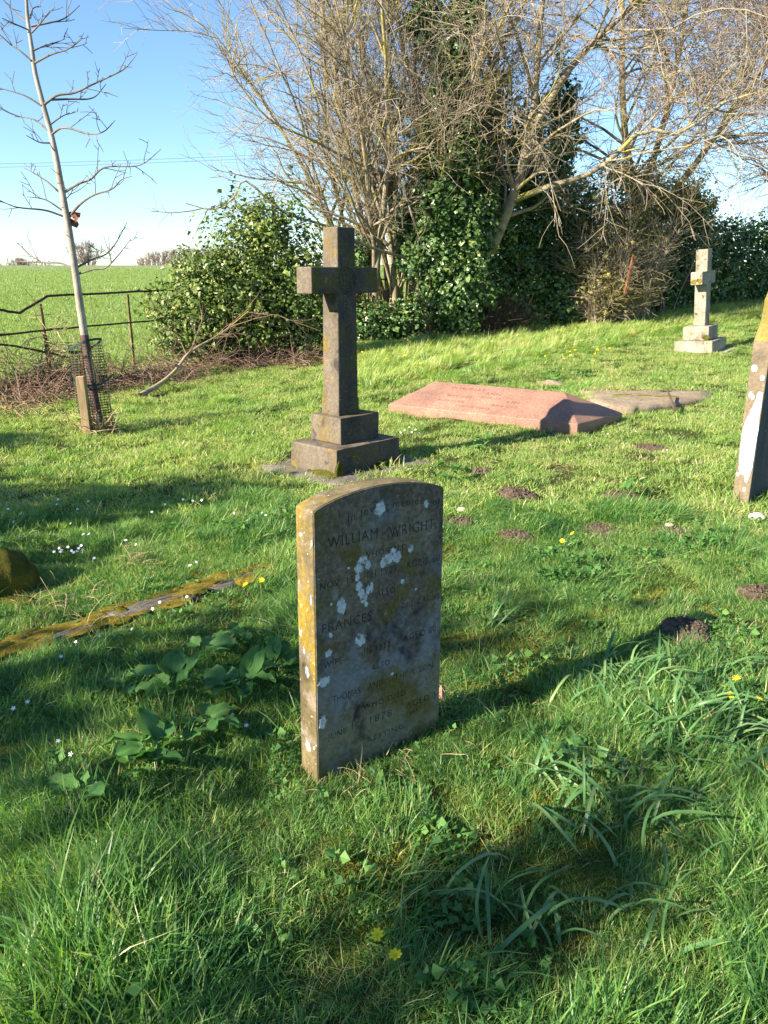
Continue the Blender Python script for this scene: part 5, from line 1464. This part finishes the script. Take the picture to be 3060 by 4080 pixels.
def near_grass():
    N = 15000
    r = np.sqrt(RNG.uniform(.55 ** 2, 5.4 ** 2, N)); th = RNG.uniform(R(-52), R(52), N)
    keep = RNG.random(N) < np.clip(1.25 - r / 9, .5, 1)
    x, y = r * np.sin(th), r * np.cos(th)
    # extra along the foot of the headstone
    ex = np.array([hsA[:2] + hd * t + hp * s for t in np.linspace(-.02, hsW, 18) for s in (-.03, hsT + .02)])
    L = length_map(x, y)
    kind = np.where(L < .30, 7, np.where(L < .58, RNG.integers(0, 3, N), np.where(L < .84, RNG.integers(3, 5, N), RNG.integers(5, 7, N))))
    mixr = RNG.random(N)
    kind = np.where(mixr < .22, RNG.integers(0, 3, N), kind); kind = np.where((mixr > .93), 8, kind); kind = np.where((mixr > .90) & (mixr <= .93), RNG.integers(3, 5, N), kind)
    wz = snoise(x, y, 3.3, 6.2) > .66
    kind = np.where(wz & (mixr > .34) & (mixr < .52), RNG.integers(9, 11, N), np.where((mixr > .55) & (mixr < .575), 10, kind))
    k = keep & ~blocked(x, y) & ~((kind >= 5) & (kind < 7) & (RNG.random(N) < .45))
    x, y, kind = x[k], y[k], kind[k]
    # keep long blades off the face of the headstone
    s = (x - hsA[0]) * hd[0] + (y - hsA[1]) * hd[1]; q = (x - hsA[0]) * hp[0] + (y - hsA[1]) * hp[1]
    nearst = (s > -.12) & (s < hsW + .1) & (q > -.14) & (q < hsT + .1)
    kind = np.where(nearst & (kind >= 3) & (kind < 7), RNG.integers(0, 3, len(x)), kind)
    xs, ys = np.concatenate([x, ex[:, 0]]), np.concatenate([y, ex[:, 1]])
    kind = np.concatenate([kind, RNG.integers(0, 3, len(ex))])
    n = len(xs); z = terrain(xs, ys)
    clump = .72 + .60 * np.clip((snoise(x, y, 7.5, 9.1) - .25) * 1.6, 0, 1) ** 1.2
    sc = RNG.uniform(.75, 1.25, n) * np.concatenate([clump * (.8 + .4 * length_map(x, y)), np.full(len(ex), .6)])
    # combed: yaw stays near a slow local direction so blades lie together
    yaw = (snoise(xs, ys, .9, 2.2) - .5) * 5 + RNG.normal(0, .7, n)
    yaw = np.where(kind < 3, RNG.uniform(0, 6.28, n), yaw)
    scatter('churchyard_grass', np.stack([xs, ys, z], -1), yaw, RNG.normal(0, .12, (n, 2)), sc, kind, near, 'rough green churchyard turf of fine and long blades in the foreground', 'grass')
near_grass()

def mid_grass():
    N = 30000
    r = np.sqrt(RNG.uniform(5.0 ** 2, 26 ** 2, N)); th = RNG.uniform(R(-46), R(46), N)
    x, y = r * np.sin(th), r * np.cos(th)
    dens = np.clip(1.1 - (r - 5) / 26, .42, 1)
    fs_ = fence_side(x, y)
    L = .25 + .5 * snoise(x, y, 1.2, 1.3) + .3 * (snoise(x, y, 4.0, 4.1) - .5)
    # long wind-combed grass in front of the hedge
    band = np.clip(1.4 - np.abs(fs_ + 3.2 + .5 * (snoise(x, y, 1.1, 7) - .5)) / 1.6, 0, 1) * (x > -.8) * np.clip((y - 9.0) / 2.0, 0, 1)
    L = L * .85 + band * .8
    kind = np.where(L < .2, 5, np.where(L < .62, RNG.integers(0, 2, N), np.where(L < .86, 2, RNG.integers(3, 5, N))))
    kind = np.where(RNG.random(N) < .3, RNG.integers(0, 2, N), kind)
    k = (RNG.random(N) < dens) & ~blocked(x, y) & (fs_ < .9)
    x, y, kind, L = x[k], y[k], kind[k], L[k]; n = len(x)
    sc = RNG.uniform(.75, 1.2, n) * np.where(kind >= 3, 1.0, .9)
    sc = np.where(np.hypot(x - 1.4, y - 7.2) < 1.6, sc * .8, sc)
    yaw = np.where(kind >= 2, RNG.normal(0.15, .8, n), RNG.uniform(0, 6.28, n))
    scatter('far_churchyard_grass', np.stack([x, y, terrain(x, y)], -1), yaw, RNG.normal(0, .1, (n, 2)), sc, kind, mid, 'sunlit churchyard turf round the crosses and slabs, long and windswept before the hedge', 'grass')
mid_grass()

def crop():
    protos = [tuft('c', 260, .5, .07, .17, .012, (.15, 0), M_crop, .6, .7, (.45, .16), straw=.01), tuft('c', 240, .5, .08, .16, .013, (-.1, .15), M_crop, .7, .7, (.5, .16), straw=.01)]
    N = 22000
    r = 9 + 75 * RNG.random(N) ** 1.25; th = RNG.uniform(R(-40), R(14), N)
    x, y = r * np.sin(th), r * np.cos(th)
    k = (fence_side(x, y) > .6); x, y, r = x[k], y[k], r[k]; n = len(x)
    sc = RNG.uniform(.8, 1.2, n) * (1 + r / 90)
    scatter('crop_blades', np.stack([x, y, terrain(x, y)], -1), RNG.uniform(0, 6.28, n), RNG.normal(0, .05, (n, 2)), sc, RNG.integers(0, 2, n), protos, 'young green crop blades covering the field beyond the fence', 'crop')
crop()

# ------------------------------------------------------------------ leafy plants and flowers
M_strap = grass_mat('blue_green_strap_leaf', [(0, (.045, .125, .040)), (.5, (.105, .215, .070)), (1, (.24, .33, .12))], rough=.42, trans=.22, amount=.25)

def strap_leaf(L, w, curve, seed):
    r = random.Random(seed); n = 9; V = []
    for k in range(n + 1):
        t = k / n; a = curve * t ** 1.15
        x = L * (math.sin(a) / max(curve, .01)) if curve > .05 else 0
        z = L * t * math.cos(a * .62) * .93; x = L * t * math.sin(a * .62)
        z -= .18 * L * max(0, t - .6) * curve
        ww = w * (1 - max(0, (t - .82) / .18) ** 2 * .95) * (.8 + .2 * min(1, t * 4)) * .5
        tw = .35 * math.sin(t * 3 + seed)
        for s in (-1, 0, 1): V.append((x + s * ww * math.sin(tw) * .5, s * ww * math.cos(tw), z - (0 if s else ww * .35)))
    F = []
    for k in range(n):
        for s in (0, 1):
            a = k * 3 + s; F.append((a, a + 1, a + 4, a + 3))
    return np.array(V), np.array(F)
STRAPS = []
for i in range(10):
    V, F = strap_leaf(random.uniform(.18, .30), random.uniform(.0085, .013), random.uniform(1.0, 2.5), i)
    o = mesh_np('leaf', V, [F], M_strap, smooth=True, tint=np.full(len(V), random.uniform(.2, .9)), do_link=False); STRAPS.append(o.data)
M_bud = plain('green_bud', (.16, .22, .07), .6)
bud_me = None
def daffodil(px, py, n, label, spread=.055, face=0.35):
    n = int(n * 2.0); spread *= 1.25
    global bud_me
    p = ground(px, py); p[2] -= .004; root = empty('daffodil_clump', tuple(p), label=label, cat='plant', group='leafy daffodil clumps not yet in flower')
    for i in range(n):
        o = bpy.data.objects.new('leaf', STRAPS[random.randrange(10)]); link(o, root)
        o.location = (random.gauss(0, spread), random.gauss(0, spread * .7), -.01)
        o.rotation_euler = (random.gauss(0, .3), random.gauss(0.25, .28), random.gauss(face, .8))
        s = random.uniform(.75, 1.12); o.scale = (s, s, s)
for i, a in enumerate([(2450, 2860, 26, 'daffodil leaf clump in front of the half shaded molehill, midway to the right edge', .07), (2740, 2880, 26, 'daffodil leaf clump beside the yellow flowers near the right edge', .07), (2620, 3020, 24, 'daffodil leaf clump just below the yellow flowers, right of the headstone foot', .07),
          (2440, 2680, 14, 'daffodil leaf clump in the headstone shadow against the half shaded molehill', .06), (2330, 3250, 12, 'daffodil leaf clump in the middle of the right foreground', .07), (2560, 3300, 12, 'daffodil leaf clump lying over to the right in the right foreground', .07),
          (2850, 2680, 14, 'daffodil leaf clump behind the yellow flowers near the right edge', .07), (2560, 2730, 20, 'daffodil leaf clump just below the half shaded molehill', .08), (2880, 2960, 16, 'daffodil leaf clump right under the flower closest to the right edge', .07), (2600, 2780, 16, 'daffodil leaf clump between the molehill and the yellow flowers', .08), (2080, 3720, 7, 'lowest daffodil leaf clump, left of the right foreground', .06), (2560, 3720, 5, 'daffodil leaf clump nearest the bottom right corner', .07), (1960, 2500, 6, 'small daffodil clump standing alone just right of the headstone', .02),
          (2900, 3080, 12, 'daffodil leaf clump low at the right edge', .07), (2230, 3120, 10, 'sparse daffodil clump directly right of the headstone foot', .07), (1780, 3640, 3, 'few strap leaves low in the middle foreground', .05)]):
    daffodil(*a[:4], spread=a[4])

def broad_leaf(L, W, seed, arrow=True):
    r = random.Random(seed); V = []; F = []
    prof = [(-.28, .16), (-.12, .36), (.05, .46), (.25, .50), (.45, .45), (.65, .34), (.82, .19), (.94, .07), (1.0, .0)] if arrow else [(-.02, .06), (.1, .3), (.25, .45), (.45, .5), (.65, .42), (.82, .26), (.94, .1), (1.0, 0)]
    n = len(prof); curve = r.uniform(.3, .9); m = 4
    for k, (t, w) in enumerate(prof):
        z0 = .15 * L * math.sin(max(t, 0) * 2.2) - curve * .35 * L * max(t, 0) ** 2
        for s in range(-m, m + 1):
            q = s / m; x = t * L
            if arrow and t < 0: x = t * L * abs(q) ** .7
            V.append((x, q * w * W, z0 + abs(q) ** 1.3 * W * .16 + .009 * abs(q) * math.sin(k * 2.6 + seed + (2 if q > 0 else 0)) + .003 * math.sin(abs(q) * 7 - k * 2.4)))
    w_ = 2 * m + 1
    for k in range(n - 1):
        for s in range(w_ - 1): a = k * w_ + s; F.append((a, a + 1, a + w_ + 1, a + w_))
    return np.array(V), np.array(F)
BROADS = []
for i in range(6):
    V, F = broad_leaf(random.uniform(.10, .15), random.uniform(.085, .11), i, i % 2 == 0)
    tn_ = random.uniform(.15, .65) + np.array([.38 if (j % 9) == 4 else (.12 if ((j // 9) + abs(j % 9 - 4)) % 2 else -.06) for j in range(len(V))])
    BROADS.append(mesh_np('leaf', V, [F], M_broad, smooth=True, tint=tn_, do_link=False).data)
V, fs = poly_tube([(0, 0, 0), (.02, 0, .05), (.05, 0, .09)], [.0025] * 3, 5); STALK = mesh_np('stalk', V, fs, M_broad, tint=np.full(len(V), .6), do_link=False).data
def broad_plant(px, py, n, label, sc=1.0):
    p = ground(px, py); root = empty('broadleaf_plant', tuple(p), label=label, cat='plant', group='broad arrow-leaved plants left of the headstone')
    a0 = random.uniform(0, 6.28)
    for i in range(n + 3):
        a = a0 + i * 2.4 + random.uniform(-.3, .3); s = sc * random.uniform(.5, .9)
        st = bpy.data.objects.new('stalk', STALK); link(st, root); st.rotation_euler = (0, random.uniform(-.2, .2), a); st.scale = (s, s, s)
        o = bpy.data.objects.new('leaf', BROADS[random.randrange(6)]); link(o, root)
        o.location = (.05 * s * math.cos(a), .05 * s * math.sin(a), .03 + .09 * s * random.uniform(.6, 1.0)); o.rotation_euler = (random.gauss(0, .3), random.uniform(-.55, .15), a + random.gauss(0, .25)); o.scale = (s, s, s)
for i, a in enumerate([(1110, 2720, 5, 'arrow-leaved plant touching the left side of the headstone', .95), (960, 2800, 6, 'arrow-leaved plant second from the headstone with leaves held flat', 1.05), (700, 2810, 6, 'pale arrow-leaved plant midway between headstone and left edge', 1.1), (510, 2790, 2, 'pair of upright arrow leaves at the left end of the leafy patch', 1.0),
          (820, 2960, 5, 'low arrow-leaved plant at the lower side of the leafy patch', .9), (620, 3060, 4, 'drooping arrow-leaved plant nearest the bottom left of the leafy patch', 1.1), (830, 2650, 4, 'bluish arrow-leaved plant at the top of the leafy patch', .95), (560, 3130, 2, 'two flat broad leaves lying in dark grass under the leafy patch', .9), (930, 2590, 4, 'small arrow-leaved plant below the yellow flower left of the headstone', .8), (330, 3230, 2, 'dark broad leaves hidden in grass at lower left', .8)]):
    broad_plant(*a)
for i, (px, py, n, lb) in enumerate([(1810, 1920, 7, 'bright nettle-like plant right of the cross base'), (2530, 1975, 5, 'small leafy weed beside the reddish molehill'), (2200, 1520, 6, 'leafy weed behind the pale wedge of stone'), (2325, 1510, 6, 'leafy weed behind the sandstone slab'), (1920, 1800, 5, 'leafy weed beyond the nettle-like plant')]):
    p = ground(px, py); root = empty('leafy_weed', tuple(p), label=lb, cat='plant')
    for k in range(n * 3):
        o = bpy.data.objects.new('leaf', BROADS[random.randrange(6)]); link(o, root); s = random.uniform(.35, .6); a = random.uniform(0, 6.28)
        o.location = (random.gauss(0, .06), random.gauss(0, .06), random.uniform(.02, .13)); o.rotation_euler = (random.gauss(0, .4), random.gauss(0, .4), a); o.scale = (s, s, s)

# flowers
M_yellow = plain('celandine_yellow', (.80, .58, .01), .35, .1, 20)
M_violet_w = plain('white_petal', (.78, .80, .80), .6, .06, 20)
M_center = plain('flower_centre', (.55, .45, .02), .7)
V = np.array([(0, 0, 0), (.006, .0035, .002), (.013, .0035, .0035), (.0165, 0, .003), (.013, -.0035, .0035), (.006, -.0035, .002)])
PETAL = mesh_np('petal', V, [np.array([(0, 1, 2), (0, 2, 3), (0, 3, 4), (0, 4, 5)])], M_yellow, do_link=False).data
bm = bmesh.new(); bmesh.ops.create_icosphere(bm, subdivisions=1, radius=.0038); CEN = bpy.data.meshes.new('centre'); bm.to_mesh(CEN); bm.free(); CEN.materials.append(M_center)
V, fs = poly_tube([(0, 0, -.07), (.003, 0, -.03), (0, 0, 0)], [.0012] * 3, 4); STEM = mesh_np('stem', V, fs, M_broad, tint=np.full(len(V), .5), do_link=False).data
V = []; F = []
for k in range(5):
    a = k * 1.257; q = .0085
    c_, s_ = math.cos(a), math.sin(a); i0 = len(V)
    for u, v_, w_ in ((0, 0, 0), (.5, .32, .1), (1, .28, .05), (1.15, 0, 0), (1, -.28, .05), (.5, -.32, .1)): V.append(((u * c_ - v_ * s_) * q, (u * s_ + v_ * c_) * q, w_ * q))
    F += [(i0, i0 + 1, i0 + 2), (i0, i0 + 2, i0 + 3), (i0, i0 + 3, i0 + 4), (i0, i0 + 4, i0 + 5)]
VIOLET = mesh_np('petals', np.array(V), [np.array(F)], M_violet_w, do_link=False).data

def celandine(px, py, h, label, group, s=1.0):
    p = ground(px, py + 12); root = empty('celandine', (p[0], p[1], p[2] + h), label=label, cat='flower', group=group)
    root.rotation_euler = (random.uniform(.15, .7), random.uniform(-.5, .2), random.uniform(0, 6)); root.scale = (s, s, s)
    for k in range(8):
        o = bpy.data.objects.new('petal', PETAL); link(o, root); o.rotation_euler = (0, random.uniform(-.25, -.05), k * .785 + random.uniform(-.1, .1))
    link(bpy.data.objects.new('centre', CEN), root)
    st = bpy.data.objects.new('stem', STEM); link(st, root)
for px, py, h, lb in [(983, 2385, .09, 'large open yellow flower left of the headstone'), (1045, 2352, .07, 'half closed yellow flower just right of the large open one'), (1575, 3905, .08, 'lone yellow flower at the bottom middle'), (1505, 3805, .07, 'small yellow flower just above the lone bottom flower'),
                      (2878, 2812, .09, 'left of the yellow flowers beside the daffodil leaves'), (2898, 2835, .08, 'yellow flower touching the one beside the daffodil leaves'), (2920, 2786, .1, 'highest yellow flower beside the daffodil leaves'), (3010, 2862, .09, 'yellow flower standing alone closest to the right edge'),
                      (2236, 2196, .08, 'lowest of three yellow flowers above the headstone shadow'), (2278, 2165, .08, 'middle of three yellow flowers above the headstone shadow'), (2332, 2162, .07, 'right of three yellow flowers above the headstone shadow'), (3045, 3140, .08, 'tiny yellow flower on the right edge below the daffodils')]:
    celandine(px, py, h, lb, 'yellow flowers near the camera', 1.05)
for i in range(30):
    if i < 14: px, py = random.gauss(2330, 45), random.gauss(1410, 28)
    elif i < 20: px, py = random.gauss(2170, 60), random.gauss(1445, 12)
    else: px, py = random.gauss(1600, 80), random.gauss(1450, 18)
    celandine(px, py, .14, 'distant tiny yellow flower in the sunlit grass before the hedge', 'tiny yellow flowers before the hedge', 1.5)
VI = [(660, 2036), (770, 2020), (732, 2015), (806, 2018), (608, 2066), (60, 2107), (37, 2055), (88, 2073), (230, 2035), (235, 2015), (355, 2022), (285, 2113), (312, 2054), (335, 2158), (358, 2157), (240, 2215), (250, 2222), (245, 2230), (275, 2210), (290, 2225), (298, 2232), (312, 2226), (318, 2215), (328, 2204), (333, 2221), (220, 2230), (380, 2256), (545, 2200), (505, 2182), (760, 2285), (785, 2272), (748, 2415), (640, 2437), (612, 2465), (530, 2548), (400, 2575), (308, 2600), (250, 2660), (118, 2845), (62, 2872), (930, 2900), (985, 2942), (240, 3005), (290, 3060), (250, 3160), (935, 2072), (1045, 2070), (1060, 2080), (1612, 1730), (1640, 1738), (1655, 1728), (1672, 1742), (1596, 1740), (1630, 1718), (2530, 1735), (2420, 1745), (2350, 1790), (2655, 1812)]
for i, (px, py) in enumerate(VI):
    near_cross = px > 1500
    where = ('in sunny grass right of the tall cross' if px < 1700 else 'near the pink slab end or below the sandstone slab') if near_cross else ('in the dense cluster beside the mossy stone' if 210 < px < 400 and 2195 < py < 2260 else 'in shaded grass above the mossy kerb' if py < 2320 else 'below the mossy kerb among the grass')
    p = ground(px, py + 8); o = empty('white_violet', (p[0], p[1], p[2] + .06), label='small white violet ' + where, cat='flower', group='white violets ' + where)
    s = .85 if py > 2400 else 1.0
    o.rotation_euler = (random.uniform(.3, 1.0), random.uniform(-.4, .4), random.uniform(-.5, .5)); o.scale = (s, s, s)
    link(bpy.data.objects.new('petals', VIOLET), o); link(bpy.data.objects.new('stem', STEM), o)

# dead grass wisps, a fallen leaf and a stick
for px, py, r_, n, L_, lb in [(540, 2245, .06, 90, .16, 'matted clump of bleached dead grass amid the white violets'), (250, 2420, .10, 60, .2, 'wisps of dead grass above the golden kerb on the left'), (360, 2500, .1, 50, .22, 'bleached straw lying across the mossy kerb'), (620, 2960 + 60, .05, 14, .2, 'few straw blades under the arrow leaves'), (1480, 3130, .12, 50, .14, 'dry clippings strewn below the headstone face'), (1760, 2840, .07, 60, .12, 'dry tawny grass at the right foot of the headstone'), (2150, 1830, .25, 120, .16, 'dry grass patch between the cross and the pink slab'), (2380, 1560, .25, 90, .18, 'tawny tussock at the back edge of the sandstone slab'), (2530, 1545, .3, 90, .18, 'tawny tussock right along the back of the sandstone slab')]:
    p = ground(px, py); pile('dead_grass', lb, [(p[0], p[1], r_, r_, 1)], n, L_, M_straw, w=(.0010, .0019), h=.03, flat=.5, cat='dead grass', wob=.12)
p = ground(1760, 2800)
V, F, t = leaves_geo(np.array([[0, 0, .04]]), np.array([[.3, -.8, .4]]), .06); o = mesh_np('fallen_leaf', V, [F], plain('pinkish_dead_leaf', (.36, .20, .14), .8)); o.location = tuple(p); tag(o, 'pinkish dead leaf leaning on the right foot of the headstone', 'leaf')
a, b = at_z(2655, 1588, zl + .02), at_z(2690, 1632, zl + .02)
V, fs = poly_tube([tuple(b), tuple((a + b) / 2 + np.array([0, 0, .05])), tuple(a + np.array([0, 0, .10]))], [.022, .016, .012], 6); o = mesh_np('stick', V - a, fs, M_dark_wood); o.location = tuple(a); tag(o, 'short dark stick lying on the sandstone slab', 'stick')
